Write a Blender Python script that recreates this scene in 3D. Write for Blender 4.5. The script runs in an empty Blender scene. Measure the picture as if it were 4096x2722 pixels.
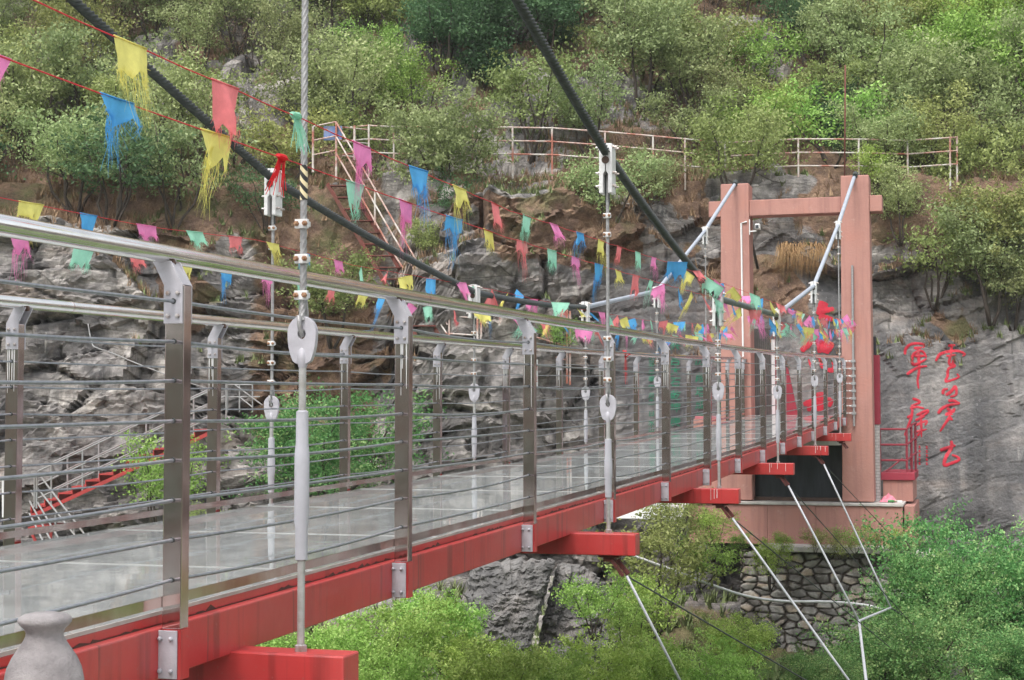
import bpy, math, random
import numpy as np
from mathutils import Vector, Matrix, noise as mnoise
from mathutils.bvhtree import BVHTree

sc = bpy.context.scene
col = sc.collection
R = math.radians

# ------------------------------------------------------------------ camera
FPX, PITCH, PSI = 6300.0, 0.05, 0.2852          # focal length in photo pixels, camera pitch, bridge heading
cam_d = bpy.data.cameras.new("camera")
cam_d.lens = FPX / 4096 * 36.0
cam_d.sensor_width = 36.0
cam_d.clip_start = 0.05
cam_d.clip_end = 3000
cam_o = bpy.data.objects.new("camera", cam_d)
cam_o.location = (0, 0, 0)
cam_o.rotation_euler = (math.pi / 2 + PITCH, 0, 0)
col.objects.link(cam_o)
sc.camera = cam_o

# ------------------------------------------------------------------ sky, sun, exposure
SUN_EL, SUN_AZ = R(58), R(205)                   # azimuth clockwise from +Y
w = bpy.data.worlds.new("World")
sc.world = w
w.use_nodes = True
nt = w.node_tree
for n in list(nt.nodes):
    nt.nodes.remove(n)
sky = nt.nodes.new("ShaderNodeTexSky")
sky.sky_type = 'NISHITA'
sky.sun_disc = False
sky.sun_elevation = SUN_EL
sky.sun_rotation = SUN_AZ
sky.dust_density = 4.0
sky.air_density = 1.2
hsv = nt.nodes.new("ShaderNodeHueSaturation")
hsv.inputs['Saturation'].default_value = 0.22
bgn = nt.nodes.new("ShaderNodeBackground")
bgn.inputs['Strength'].default_value = 0.15
wo = nt.nodes.new("ShaderNodeOutputWorld")
nt.links.new(sky.outputs[0], hsv.inputs['Color'])
nt.links.new(hsv.outputs[0], bgn.inputs['Color'])
nt.links.new(bgn.outputs[0], wo.inputs['Surface'])
sun_d = bpy.data.lights.new("sun", 'SUN')
sun_d.energy = 0.75
sun_d.angle = R(18)
sun_d.color = (1.0, 0.96, 0.9)
sun_o = bpy.data.objects.new("sun", sun_d)
sun_o.rotation_euler = (R(90) - SUN_EL, 0, math.pi - SUN_AZ)
sun_o.location = (0, 0, 60)
col.objects.link(sun_o)
sc.view_settings.view_transform = 'Standard'
sc.view_settings.look = 'None'
sc.view_settings.gamma = 1.0
sc.view_settings.exposure = 1.2
sc.render.engine = 'CYCLES'
sc.cycles.max_bounces = 8
sc.cycles.transparent_max_bounces = 24
sc.cycles.transmission_bounces = 8
sc.cycles.use_denoising = True

# ------------------------------------------------------------------ bridge coordinates
# s = metres along the bridge, n = metres to the right of the near railing's outer face, z = height over the lens
LOFF, WID, A0, SP = 2.547, 2.109, 4.791, 2.2
dX, dY = math.sin(PSI), math.cos(PSI)
nX, nY = math.cos(PSI), -math.sin(PSI)
ORG = Vector((-LOFF * nX, -LOFF * nY, 0))
BRM = Matrix.Translation(ORG) @ Matrix.Rotation(-PSI, 4, 'Z')     # local (n, s, z) -> world

def bw(n, s, z):
    return Vector((s * dX + (n - LOFF) * nX, s * dY + (n - LOFF) * nY, z))

def ray(x, y):
    u, v = (x - 2048) / FPX, (1361 - y) / FPX
    c, s_ = math.cos(PITCH), math.sin(PITCH)
    return Vector((u, c - v * s_, s_ + v * c))

def on_s(x, y, s):                               # photo pixel -> (n, z) on the upright plane across the bridge at s
    r = ray(x, y)
    k = s / (r.x * dX + r.y * dY)
    return (r.x * nX + r.y * nY) * k + LOFF, r.z * k

def at_y(x, y, Y):                               # photo pixel -> point at distance Y
    r = ray(x, y)
    return r * (Y / r.y)

def Hp(s):                                       # height of the railing post tops
    t = (s - A0) / SP
    return .4508 + .030 * t + .00198 * t * t

def zb(s): return Hp(s) - 1.32                   # underside of edge beam
def zd(s): return Hp(s) - 1.105                  # glass deck

# ------------------------------------------------------------------ materials
def mat(name):
    m = bpy.data.materials.new(name)
    m.use_nodes = True
    t = m.node_tree
    b = t.nodes['Principled BSDF']
    return m, t, b

def node(t, kind, **kw):
    n = t.nodes.new(kind)
    for k, v in kw.items():
        if k in n.inputs:
            n.inputs[k].default_value = v
        else:
            setattr(n, k, v)
    return n

def ramp(t, fac, stops):
    r = t.nodes.new('ShaderNodeValToRGB')
    e = r.color_ramp.elements
    while len(e) > 1:
        e.remove(e[0])
    e[0].position = stops[0][0]
    e[0].color = (*stops[0][1], 1)
    for p, c in stops[1:]:
        q = e.new(p)
        q.color = (*c, 1)
    if fac is not None:
        t.links.new(fac, r.inputs[0])
    return r

def mixc(t, fac, a, b, mode='MIX'):
    m = t.nodes.new('ShaderNodeMix')
    m.data_type = 'RGBA'
    m.blend_type = mode
    for sock, v in ((m.inputs[0], fac), (m.inputs[6], a), (m.inputs[7], b)):
        if hasattr(v, 'links'):
            t.links.new(v, sock)
        elif isinstance(v, (int, float)):
            sock.default_value = v
        else:
            sock.default_value = (*v, 1)
    return m.outputs[2]

def noise(t, scale, detail=5, rough=.55, vec=None, dist=0):
    n = node(t, 'ShaderNodeTexNoise')
    n.inputs['Scale'].default_value = scale
    n.inputs['Detail'].default_value = detail
    n.inputs['Roughness'].default_value = rough
    n.inputs['Distortion'].default_value = dist
    if vec is not None:
        t.links.new(vec, n.inputs['Vector'])
    return n.outputs[0]

def coords(t, scale=(1, 1, 1), rot=(0, 0, 0), kind='Object'):
    c = t.nodes.new('ShaderNodeTexCoord')
    m = t.nodes.new('ShaderNodeMapping')
    m.inputs['Scale'].default_value = scale
    m.inputs['Rotation'].default_value = rot
    t.links.new(c.outputs[kind], m.inputs[0])
    return m.outputs[0]

def bump(t, b, h, strength=.4, dist=.02):
    n = t.nodes.new('ShaderNodeBump')
    n.inputs['Strength'].default_value = strength
    n.inputs['Distance'].default_value = dist
    t.links.new(h, n.inputs['Height'])
    t.links.new(n.outputs[0], b.inputs['Normal'])

def simple(name, c1, c2=None, rough=.5, metal=0.0, scale=6, bmp=0.0, rr=None, vs=(1, 1, 1), lo=.35, hi=.7):
    m, t, b = mat(name)
    v = coords(t, vs)
    f = noise(t, scale, 6, .6, v)
    if c2 is None:
        c2 = tuple(x * .8 for x in c1)
    r = ramp(t, f, [(lo, c1), (hi, c2)])
    t.links.new(r.outputs[0], b.inputs['Base Color'])
    b.inputs['Roughness'].default_value = rough
    b.inputs['Metallic'].default_value = metal
    if rr:
        q = ramp(t, noise(t, scale * 2.3, 5, .6, v), [(.3, (rr[0],) * 3), (.75, (rr[1],) * 3)])
        t.links.new(q.outputs[0], b.inputs['Roughness'])
    if bmp:
        bump(t, b, noise(t, scale * 8, 6, .6, v), bmp, .01)
    return m

M = {}
M['steel'] = simple('polished_steel', (.80, .80, .79), (.72, .72, .70), metal=1, scale=9, rr=(.09, .20))
M['post'] = simple('brushed_steel', (.66, .58, .57), (.48, .29, .28), metal=1, scale=3.2, rr=(.05, .15), vs=(1, 1, .35), lo=.42, hi=.62)
M['galv'] = simple('galvanised_wire', (.34, .36, .39), (.22, .24, .27), rough=.42, metal=.6, scale=30)
M['stay'] = simple('pale_stay_wire', (.52, .53, .56), (.42, .43, .46), rough=.5, metal=.2, scale=20)
M['hang'] = simple('weathered_wire', (.40, .40, .40), (.26, .25, .25), rough=.5, metal=.5, scale=40)
M['dark'] = simple('tarred_cable', (.035, .042, .042), (.07, .078, .075), rough=.55, metal=.2, scale=20)
M['pipe'] = simple('grey_pipe', (.36, .39, .45), (.28, .31, .36), rough=.55, scale=5)
M['pipe_dk'] = simple('dark_pipe', (.15, .18, .18), (.10, .12, .12), rough=.55, scale=5)
M['silver'] = simple('silver_paint', (.47, .46, .50), (.36, .35, .38), rough=.5, metal=.15, scale=14, bmp=.15)
M['white'] = simple('white_paint', (.72, .72, .72), (.56, .55, .54), rough=.5, scale=16, bmp=.1)
M['bolt'] = simple('bolt_steel', (.50, .49, .50), (.33, .26, .22), rough=.45, metal=.6, scale=30)
M['rust'] = simple('rusty_steel', (.22, .10, .05), (.40, .24, .14), rough=.8, scale=40, bmp=.3)
M['brown'] = simple('brown_disc', (.06, .035, .028), (.10, .06, .04), rough=.7)
M['thread'] = simple('threaded_steel', (.48, .48, .47), (.34, .33, .31), rough=.45, metal=.4, scale=30)
M['concrete'] = simple('pale_concrete', (.52, .50, .47), (.34, .32, .30), rough=.9, scale=5, bmp=.3)
M['dkpanel'] = simple('dark_shade_panel', (.012, .015, .02), (.04, .045, .055), rough=.35, scale=3, vs=(3, 3, .4))  # near-black: paints the shade of the recess; also camera lens and dark post
M['maroon'] = simple('maroon_paint', (.30, .035, .055), (.22, .03, .045), rough=.5, scale=6)
M['pinktop'] = simple('faded_red_paint', (.42, .13, .15), (.34, .09, .11), rough=.6, scale=5)
M['conduit'] = simple('white_conduit', (.75, .75, .75), (.66, .65, .64), rough=.4)
M['stone_post'] = simple('pale_stone', (.30, .28, .28), (.17, .155, .158), rough=.85, scale=14, bmp=.5)
M['bark'] = simple('bark', (.075, .058, .045), (.035, .028, .023), rough=.95, scale=12, bmp=.5)
M['bark_pale'] = simple('pale_bark', (.22, .19, .16), (.12, .10, .08), rough=.95, scale=12)
M['stair_rail'] = simple('stair_rail_paint', (.27, .27, .27), (.20, .16, .14), rough=.6, scale=3, lo=.5, hi=.8)
M['stair_red'] = simple('red_stair_paint', (.42, .045, .04), (.26, .03, .03), rough=.6, scale=4)
M['stair_old'] = simple('dull_red_stair', (.17, .04, .032), (.10, .05, .035), rough=.8, scale=4)
M['pole_red'] = simple('dull_red_pole', (.12, .03, .025), (.17, .06, .04), rough=.8)
M['fence'] = simple('rusty_white_paint', (.55, .52, .48), (.36, .13, .09), rough=.7, scale=2.2, lo=.42, hi=.6)
M['string'] = simple('red_string', (.55, .03, .04), (.45, .03, .04), rough=.8)
M['hose'] = simple('white_hose', (.72, .72, .74), (.6, .6, .6), rough=.5)

def red_paint(name='red_paint', seams=False):
    m, t, b = mat(name)
    v = coords(t, (1, 1, 1))
    f = noise(t, 3.5, 6, .65, v)
    r = ramp(t, f, [(.3, (.43, .030, .030)), (.55, (.48, .042, .042)), (.8, (.40, .05, .048))])
    # vertical grime streaks with shapes of their own
    v2 = coords(t, (9, 9, .5))
    g = ramp(t, noise(t, 1.0, 4, .6, v2), [(.54, (0, 0, 0)), (.66, (1, 1, 1))])
    mm = t.nodes.new('ShaderNodeMath'); mm.operation = 'MULTIPLY'; mm.inputs[1].default_value = .62
    t.links.new(g.outputs[0], mm.inputs[0])
    c = mixc(t, mm.outputs[0], r.outputs[0], (.16, .02, .018))
    fd = ramp(t, noise(t, 1.1, 5, .6, v), [(.45, (0, 0, 0)), (.7, (.55,) * 3)])
    c = mixc(t, fd.outputs[0], c, (.46, .095, .085))
    s = ramp(t, noise(t, 60, 3, .5, v), [(.66, (0, 0, 0)), (.72, (1, 1, 1))])
    m2 = t.nodes.new('ShaderNodeMath'); m2.operation = 'MULTIPLY'; m2.inputs[1].default_value = .5
    t.links.new(s.outputs[0], m2.inputs[0])
    c = mixc(t, m2.outputs[0], c, (.35, .12, .10))
    if seams:                                     # grime that has run down from the glass clips, one every 0.73 m
        tc = t.nodes.new('ShaderNodeTexCoord'); sx = t.nodes.new('ShaderNodeSeparateXYZ'); t.links.new(tc.outputs['Object'], sx.inputs[0])
        w1 = node(t, 'ShaderNodeMath', operation='MULTIPLY_ADD'); w1.inputs[1].default_value = .05; w1.inputs[2].default_value = 0
        t.links.new(noise(t, 3, 3, .5, v), w1.inputs[0])
        w0 = node(t, 'ShaderNodeMath', operation='ADD'); t.links.new(w1.outputs[0], w0.inputs[0]); t.links.new(sx.outputs[1], w0.inputs[1])
        w2 = node(t, 'ShaderNodeMath', operation='DIVIDE'); w2.inputs[1].default_value = .733; t.links.new(w0.outputs[0], w2.inputs[0])
        w3 = node(t, 'ShaderNodeMath', operation='FRACT'); t.links.new(w2.outputs[0], w3.inputs[0])
        w4 = ramp(t, w3.outputs[0], [(0, (.8,) * 3), (.012, (.75,) * 3), (.020, (.22,) * 3), (.075, (.0,) * 3)])
        w5 = ramp(t, noise(t, 1.3, 3, .5, v), [(.38, (.15,) * 3), (.6, (1,) * 3)])
        w6 = node(t, 'ShaderNodeMath', operation='MULTIPLY'); t.links.new(w4.outputs[0], w6.inputs[0]); t.links.new(w5.outputs[0], w6.inputs[1])
        c = mixc(t, w6.outputs[0], c, (.12, .045, .04))
    t.links.new(c, b.inputs['Base Color'])
    b.inputs['Roughness'].default_value = .38
    b.inputs['Coat Weight'].default_value = .15
    bump(t, b, noise(t, 25, 5, .5, v), .08, .01)
    return m
M['red'] = red_paint()
M['red_edge'] = red_paint('red_edge_paint', True)

def plaster():
    m, t, b = mat('pink_plaster')
    v = coords(t, (1, 1, 1))
    f = noise(t, 1.3, 7, .62, v)
    r = ramp(t, f, [(.3, (.42, .195, .155)), (.5, (.40, .205, .170)), (.72, (.345, .17, .142))])
    v2 = coords(t, (7, 7, .45))
    g = ramp(t, noise(t, 1.0, 5, .65, v2), [(.48, (0, 0, 0)), (.68, (.75,) * 3)])
    c = mixc(t, g.outputs[0], r.outputs[0], (.29, .145, .125))
    g2 = ramp(t, noise(t, 5, 8, .75, v), [(.58, (0, 0, 0)), (.68, (.45,) * 3)])
    c = mixc(t, g2.outputs[0], c, (.50, .33, .28))
    t.links.new(c, b.inputs['Base Color'])
    b.inputs['Roughness'].default_value = .9
    bump(t, b, noise(t, 18, 6, .6, v), .35, .02)
    return m
M['plaster'] = plaster()

def glass_deck_mat():
    m, t, b = mat('deck_glass')
    out = [n for n in t.nodes if n.type == 'OUTPUT_MATERIAL'][0]
    t.nodes.remove(b)
    v = coords(t, (1, 1, 1))
    tr = node(t, 'ShaderNodeBsdfTransparent')
    tr.inputs[0].default_value = (.62, .70, .68, 1)
    df = node(t, 'ShaderNodeBsdfDiffuse')
    dc = ramp(t, noise(t, 5, 7, .7, v), [(.3, (.44, .46, .455)), (.7, (.64, .665, .66))])
    t.links.new(dc.outputs[0], df.inputs[0])
    gl = node(t, 'ShaderNodeBsdfGlossy')
    gl.inputs['Color'].default_value = (.92, .95, .94, 1)
    gl.inputs['Roughness'].default_value = .03
    bm = node(t, 'ShaderNodeBump')
    bm.inputs['Strength'].default_value = .25
    bm.inputs['Distance'].default_value = .006
    t.links.new(noise(t, 1.6, 3, .5, v), bm.inputs['Height'])
    t.links.new(bm.outputs[0], gl.inputs['Normal'])
    mx = node(t, 'ShaderNodeMixShader')
    dust_and_reflection = ramp(t, noise(t, 2.2, 8, .7, v), [(.3, (.42,) * 3), (.75, (.78,) * 3)])  # dust film, raised to paint in the cliff's pale reflection too
    t.links.new(dust_and_reflection.outputs[0], mx.inputs[0])
    t.links.new(tr.outputs[0], mx.inputs[1])
    t.links.new(df.outputs[0], mx.inputs[2])
    fr = node(t, 'ShaderNodeFresnel')
    fr.inputs['IOR'].default_value = 2.3
    mx2 = node(t, 'ShaderNodeMixShader')
    t.links.new(fr.outputs[0], mx2.inputs[0])
    t.links.new(mx.outputs[0], mx2.inputs[1])
    t.links.new(gl.outputs[0], mx2.inputs[2])
    t.links.new(mx2.outputs[0], out.inputs[0])
    return m
M['glass'] = glass_deck_mat()

def leaf_mat(name, c1, c2, c3):
    """leaf colour varies leaf by leaf (vertex attribute) and tree by tree (object random)"""
    m, t, b = mat(name)
    out = [n for n in t.nodes if n.type == 'OUTPUT_MATERIAL'][0]
    at = node(t, 'ShaderNodeAttribute', attribute_name='leaf')
    sp = t.nodes.new('ShaderNodeSeparateColor')
    t.links.new(at.outputs['Color'], sp.inputs[0])
    r = ramp(t, sp.outputs[0], [(0, c1), (.5, c2), (1, c3)])
    oi = t.nodes.new('ShaderNodeObjectInfo')
    h = t.nodes.new('ShaderNodeHueSaturation')
    mr = t.nodes.new('ShaderNodeMapRange')
    mr.inputs['To Min'].default_value = .475
    mr.inputs['To Max'].default_value = .515
    t.links.new(oi.outputs['Random'], mr.inputs[0])
    t.links.new(mr.outputs[0], h.inputs['Hue'])
    mr2 = t.nodes.new('ShaderNodeMapRange')
    mr2.inputs['To Min'].default_value = .84
    mr2.inputs['To Max'].default_value = 1.22
    ml = t.nodes.new('ShaderNodeMath'); ml.operation = 'MULTIPLY'; ml.inputs[1].default_value = 7.31
    fc = t.nodes.new('ShaderNodeMath'); fc.operation = 'FRACT'
    t.links.new(oi.outputs['Random'], ml.inputs[0]); t.links.new(ml.outputs[0], fc.inputs[0])
    t.links.new(fc.outputs[0], mr2.inputs[0])
    t.links.new(mr2.outputs[0], h.inputs['Value'])
    t.links.new(r.outputs[0], h.inputs['Color'])
    t.links.new(h.outputs[0], b.inputs['Base Color'])
    b.inputs['Roughness'].default_value = .6
    b.inputs['Specular IOR Level'].default_value = .25
    tl = t.nodes.new('ShaderNodeBsdfTranslucent')
    t.links.new(h.outputs[0], tl.inputs[0])
    mx = t.nodes.new('ShaderNodeMixShader')
    mx.inputs[0].default_value = .35
    t.links.new(b.outputs[0], mx.inputs[1]); t.links.new(tl.outputs[0], mx.inputs[2])
    t.links.new(mx.outputs[0], out.inputs[0])
    return m
M['leaf_sage'] = leaf_mat('sage_leaves', (.17, .225, .09), (.30, .37, .155), (.47, .54, .28))
M['leaf_olive'] = leaf_mat('olive_leaves', (.16, .20, .065), (.28, .335, .11), (.44, .49, .21))
M['leaf_dark'] = leaf_mat('dark_leaves', (.045, .10, .045), (.08, .165, .07), (.14, .25, .11))
M['leaf_fresh'] = leaf_mat('fresh_leaves', (.15, .26, .05), (.28, .44, .10), (.50, .64, .22))
M['leaf_acacia'] = leaf_mat('bright_leaves', (.065, .17, .05), (.14, .31, .095), (.46, .58, .24))
M['leaf_dry'] = leaf_mat('dry_twigs', (.14, .10, .075), (.24, .18, .13), (.34, .27, .20))

def cloth(name, c):
    m, t, b = mat(name)
    out = [n for n in t.nodes if n.type == 'OUTPUT_MATERIAL'][0]
    v = coords(t)
    r = ramp(t, noise(t, 30, 4, .6, v), [(.3, c), (.75, tuple(x * .82 for x in c))])
    t.links.new(r.outputs[0], b.inputs['Base Color'])
    b.inputs['Roughness'].default_value = .8
    tl = t.nodes.new('ShaderNodeBsdfTranslucent')
    t.links.new(r.outputs[0], tl.inputs[0])
    mx = t.nodes.new('ShaderNodeMixShader'); mx.inputs[0].default_value = .4
    t.links.new(b.outputs[0], mx.inputs[1]); t.links.new(tl.outputs[0], mx.inputs[2])
    t.links.new(mx.outputs[0], out.inputs[0])
    return m
M['f_yellow'] = cloth('yellow_cloth', (.82, .76, .22))
M['f_coral'] = cloth('coral_cloth', (.84, .24, .25))
M['f_mint'] = cloth('mint_cloth', (.38, .76, .58))
M['f_pink'] = cloth('pink_cloth', (.86, .27, .55))
M['f_blue'] = cloth('blue_cloth', (.10, .42, .80))
M['f_red'] = cloth('red_cloth', (.75, .03, .04))

def paint_char(name, c):
    m, t, b = mat(name)
    v = coords(t)
    r = ramp(t, noise(t, 5, 6, .7, v), [(.35, c), (.58, tuple(x * .72 for x in c)), (.68, tuple(min(1, x * .8 + .06) for x in c))])
    t.links.new(r.outputs[0], b.inputs['Base Color'])
    b.inputs['Roughness'].default_value = .7
    return m
M['char_red'] = paint_char('red_lettering_paint', (.52, .012, .035))
M['char_green'] = paint_char('green_lettering_paint', (.008, .16, .085))
M['char_sign'] = simple('red_print', (.65, .03, .06), rough=.5)
M['signwhite'] = simple('white_sign_board', (.82, .82, .82), (.76, .76, .76), rough=.4)

# ------------------------------------------------------------------ mesh builder
class MB:
    def __init__(s):
        s.v = []; s.f = []; s.a = []
    def add(s, verts, faces):
        o = len(s.v)
        s.v.extend([tuple(p) for p in verts])
        s.f.extend([tuple(i + o for i in f) for f in faces])
        return s
    def box(s, lo, hi):
        x0, y0, z0 = lo; x1, y1, z1 = hi
        return s.hexa([(x0, y0, z0), (x1, y0, z0), (x1, y1, z0), (x0, y1, z0), (x0, y0, z1), (x1, y0, z1), (x1, y1, z1), (x0, y1, z1)])
    def hexa(s, p):
        return s.add(p, [(0, 3, 2, 1), (4, 5, 6, 7), (0, 1, 5, 4), (1, 2, 6, 5), (2, 3, 7, 6), (3, 0, 4, 7)])
    def bar(s, a, b, w_, h_, up=(0, 0, 1)):
        a = Vector(a); b = Vector(b); d = (b - a).normalized()
        u = Vector(up); r = d.cross(u)
        if r.length < 1e-4: r = d.cross(Vector((1, 0, 0)))
        r.normalize(); u = r.cross(d).normalized()
        r *= w_ / 2; u *= h_ / 2
        return s.hexa([a - r - u, a + r - u, b + r - u, b - r - u, a - r + u, a + r + u, b + r + u, b - r + u])
    def tube(s, pts, rad, n=8, caps=True, lobes=0, twist=0.0, lobe=.12):
        pts = [Vector(p) for p in pts]
        m = len(pts)
        o = len(s.v)
        up = None; L = 0
        for i, p in enumerate(pts):
            d = (pts[min(i + 1, m - 1)] - pts[max(i - 1, 0)]).normalized()
            if up is None:
                up = Vector((0, 0, 1)) if abs(d.z) < .95 else Vector((0, 1, 0))
            r = d.cross(up).normalized(); up = r.cross(d).normalized()
            if i: L += (p - pts[i - 1]).length
            rr = rad[i] if isinstance(rad, (list, tuple)) else rad
            for k in range(n):
                a = 2 * math.pi * k / n
                q = rr
                if lobes: q = rr * (1 + lobe * math.cos(lobes * (a + twist * L)))
                s.v.append(tuple(p + r * (math.cos(a) * q) + up * (math.sin(a) * q)))
        for i in range(m - 1):
            for k in range(n):
                k2 = (k + 1) % n
                s.f.append((o + i * n + k, o + i * n + k2, o + (i + 1) * n + k2, o + (i + 1) * n + k))
        if caps:
            s.f.append(tuple(o + k for k in range(n - 1, -1, -1)))
            s.f.append(tuple(o + (m - 1) * n + k for k in range(n)))
        return s
    def lathe(s, c, prof, n=24, axis='z'):
        o = len(s.v); c = Vector(c)
        for (r, h) in prof:
            for k in range(n):
                a = 2 * math.pi * k / n
                x, y = math.cos(a) * r, math.sin(a) * r
                p = {'z': (x, y, h), 'y': (x, h, y), 'x': (h, x, y)}[axis]
                s.v.append(tuple(c + Vector(p)))
        for i in range(len(prof) - 1):
            for k in range(n):
                k2 = (k + 1) % n
                s.f.append((o + i * n + k, o + i * n + k2, o + (i + 1) * n + k2, o + (i + 1) * n + k))
        s.f.append(tuple(o + k for k in range(n - 1, -1, -1)))
        s.f.append(tuple(o + (len(prof) - 1) * n + k for k in range(n)))
        return s
    def prism(s, poly, lo, hi, axis='y'):
        """outline (a, b) extruded along axis; a,b are the remaining axes in x,y,z order"""
        n = len(poly); vs = []
        for h in (lo, hi):
            for (a, b) in poly:
                vs.append({'y': (a, h, b), 'x': (h, a, b), 'z': (a, b, h)}[axis])
        fs = [tuple(range(n)), tuple(range(2 * n - 1, n - 1, -1))]
        for k in range(n):
            k2 = (k + 1) % n
            fs.append((k, k2 + 0, n + k2, n + k)[::-1])
        return s.add(vs, fs)
    def bolt(s, c, r=.012, h=.01, axis='y'):
        return s.lathe(c, [(r, 0), (r, h * .6), (r * .72, h), (r * .3, h * 1.15)], 6 if r < .02 else 8, axis)
    def build(s, name, m, parent=None, loc=(0, 0, 0), smooth=False, bevel=0, tagd=None):
        me = bpy.data.meshes.new(name)
        off = Vector(loc)
        me.from_pydata([(p[0] - off.x, p[1] - off.y, p[2] - off.z) for p in s.v], [], s.f)
        me.materials.append(M[m] if isinstance(m, str) else m)
        me.validate()
        import bmesh
        bm = bmesh.new(); bm.from_mesh(me)
        bmesh.ops.recalc_face_normals(bm, faces=bm.faces)
        bm.to_mesh(me); bm.free()
        if smooth:
            me.polygons.foreach_set('use_smooth', [True] * len(me.polygons))
            if smooth != 'all':
                me.set_sharp_from_angle(angle=R(40))
        o = bpy.data.objects.new(name, me)
        col.objects.link(o)
        if parent is not None:
            o.parent = parent
        else:
            o.location = loc
        if bevel:
            b = o.modifiers.new('bevel', 'BEVEL'); b.width = bevel; b.segments = 2; b.limit_method = 'ANGLE'; b.angle_limit = R(50)
        return o

def tag(o, label=None, cat=None, group=None, kind=None):
    if label: o['label'] = label
    if cat: o['category'] = cat
    if group: o['group'] = group
    if kind: o['kind'] = kind
    return o

def empty(name, loc=(0, 0, 0), rz=0.0):
    e = bpy.data.objects.new(name, None)
    e.empty_display_size = .2
    e.location = loc; e.rotation_euler = (0, 0, rz)
    col.objects.link(e)
    return e

def thing(name, label, cat, group=None, loc=(0, 0, 0), rz=0.0):
    return tag(empty(name, loc, rz), label, cat, group)

def bthing(name, label, cat, s0, n0=0.0, z0=None, group=None):
    """a thing of the bridge: its Empty stands at (n0, s0, z0); child meshes are written in bridge
    coordinates and built with loc=o['_org']"""
    z0 = zb(s0) if z0 is None else z0
    e = thing(name, label, cat, group, bw(n0, s0, z0), -PSI)
    return e, (n0, s0, z0)

def copy_tree(o, parent=None):
    c = o.copy(); col.objects.link(c); c.parent = parent
    for ch in list(o.children):
        copy_tree(ch, c)
    return c

# ------------------------------------------------------------------ numpy noise
def _h(ix, iy, iz, seed):
    n = (ix.astype(np.int64) * 73856093) ^ (iy.astype(np.int64) * 19349663) ^ (iz.astype(np.int64) * 83492791) ^ (seed * 2654435761 % 4294967291)
    n = (n ^ (n >> 13)) * 1274126177
    n = n & 0xffffffff
    n = (n ^ (n >> 16)) * 2246822519 & 0xffffffff
    return ((n ^ (n >> 15)) & 0xffffff) / float(0xffffff)

def vn(x, y, z=None, seed=0):
    if z is None: z = np.zeros_like(x)
    ix, iy, iz = np.floor(x), np.floor(y), np.floor(z)
    fx, fy, fz = x - ix, y - iy, z - iz
    fx = fx * fx * (3 - 2 * fx); fy = fy * fy * (3 - 2 * fy); fz = fz * fz * (3 - 2 * fz)
    r = 0
    for a in (0, 1):
        wx = fx if a else 1 - fx
        for b in (0, 1):
            wy = fy if b else 1 - fy
            for c in (0, 1):
                wz = fz if c else 1 - fz
                r = r + wx * wy * wz * _h(ix + a, iy + b, iz + c, seed)
    return r

def fbm(x, y, seed=0, octv=5, gain=.5):
    r = 0; a = 1; t = 0
    for k in range(octv):
        r = r + a * (vn(x * 2 ** k + 17.3 * k, y * 2 ** k - 9.1 * k, seed=seed + k) - .5); t += a; a *= gain
    return r / t * 2

def cells(x, y, seed=0):
    """fractured blocks: returns plane height per cell and distance to the crack"""
    ix, iy = np.floor(x), np.floor(y)
    d1 = np.full_like(x, 1e9); d2 = np.full_like(x, 1e9)
    hh = np.zeros_like(x)
    for a in (-1, 0, 1):
        for b in (-1, 0, 1):
            cx, cy = ix + a, iy + b
            zz = np.zeros_like(cx)
            px = cx + .15 + .7 * _h(cx, cy, zz, seed); py = cy + .15 + .7 * _h(cx, cy, zz, seed + 5)
            d = np.hypot(px - x, py - y)
            v = _h(cx, cy, zz, seed + 9) + (x - px) * (_h(cx, cy, zz, seed + 11) - .5) * 1.2 + (y - py) * (_h(cx, cy, zz, seed + 13) - .35) * 1.2
            near = d < d1
            d2 = np.where(near, d1, np.minimum(d2, d))
            hh = np.where(near, v, hh)
            d1 = np.where(near, d, d1)
    return hh, d2 - d1

# ------------------------------------------------------------------ hillside, cliff and valley floor (one sheet)
def lerp_tab(x, tab):
    xs, ys = zip(*tab)
    return np.interp(x, xs, ys)

def px2X(x, Y=36.5): return (x - 2048) / FPX * Y

ZT = [(-40, 4.6), (px2X(0), 4.15), (px2X(450), 4.05), (px2X(760), 3.6), (px2X(900), 3.1), (px2X(1200), 1.9), (px2X(1560), 2.0), (px2X(1680), 4.3),
      (px2X(1850), 5.2), (px2X(2450), 5.1), (px2X(2700), 4.7), (px2X(3000), 3.9), (px2X(3250), 3.7), (px2X(3520), 3.3), (px2X(3800), 2.5), (px2X(4096), 1.9), (20, 1.6), (40, 2.5)]
YC = [(-40, 33.6), (-12, 34.8), (-8, 35.3), (-5.6, 36.3), (-3.2, 36.4), (-2.2, 35.4), (0, 35.5), (3, 36.2), (9, 36.6), (12, 36.0), (20, 35.5), (40, 35)]
xs = np.concatenate([np.linspace(-42, -15, 50)[:-1], np.arange(-15, 15.01, .075), np.linspace(15, 42, 50)[1:]])
zt = lerp_tab(xs, ZT) + .35 * fbm(xs * .9, xs * 0, 3, 4)
yc = lerp_tab(xs, YC)
zbs = np.full_like(xs, -3.5) + .3 * fbm(xs * .5, xs * 0, 8, 3)
yf = np.full_like(xs, 37.5)
ctrl = [(np.full_like(xs, -2.0), np.full_like(xs, -9.0)), (np.full_like(xs, 14.0), np.full_like(xs, -6.9)), (np.full_like(xs, 25.0), np.full_like(xs, -5.6)),
        (np.full_like(xs, 31.0), np.full_like(xs, -4.9)), (yc - .7, zbs), (yc + .45, zt), (yf, np.maximum(5.72, zt + .35)), (yf + 1.2, np.maximum(5.78, zt + .45)),
        (yf + 11, np.full_like(xs, 15.4)), (yf + 30, np.full_like(xs, 33.0)), (yf + 75, np.full_like(xs, 62.0))]
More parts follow.
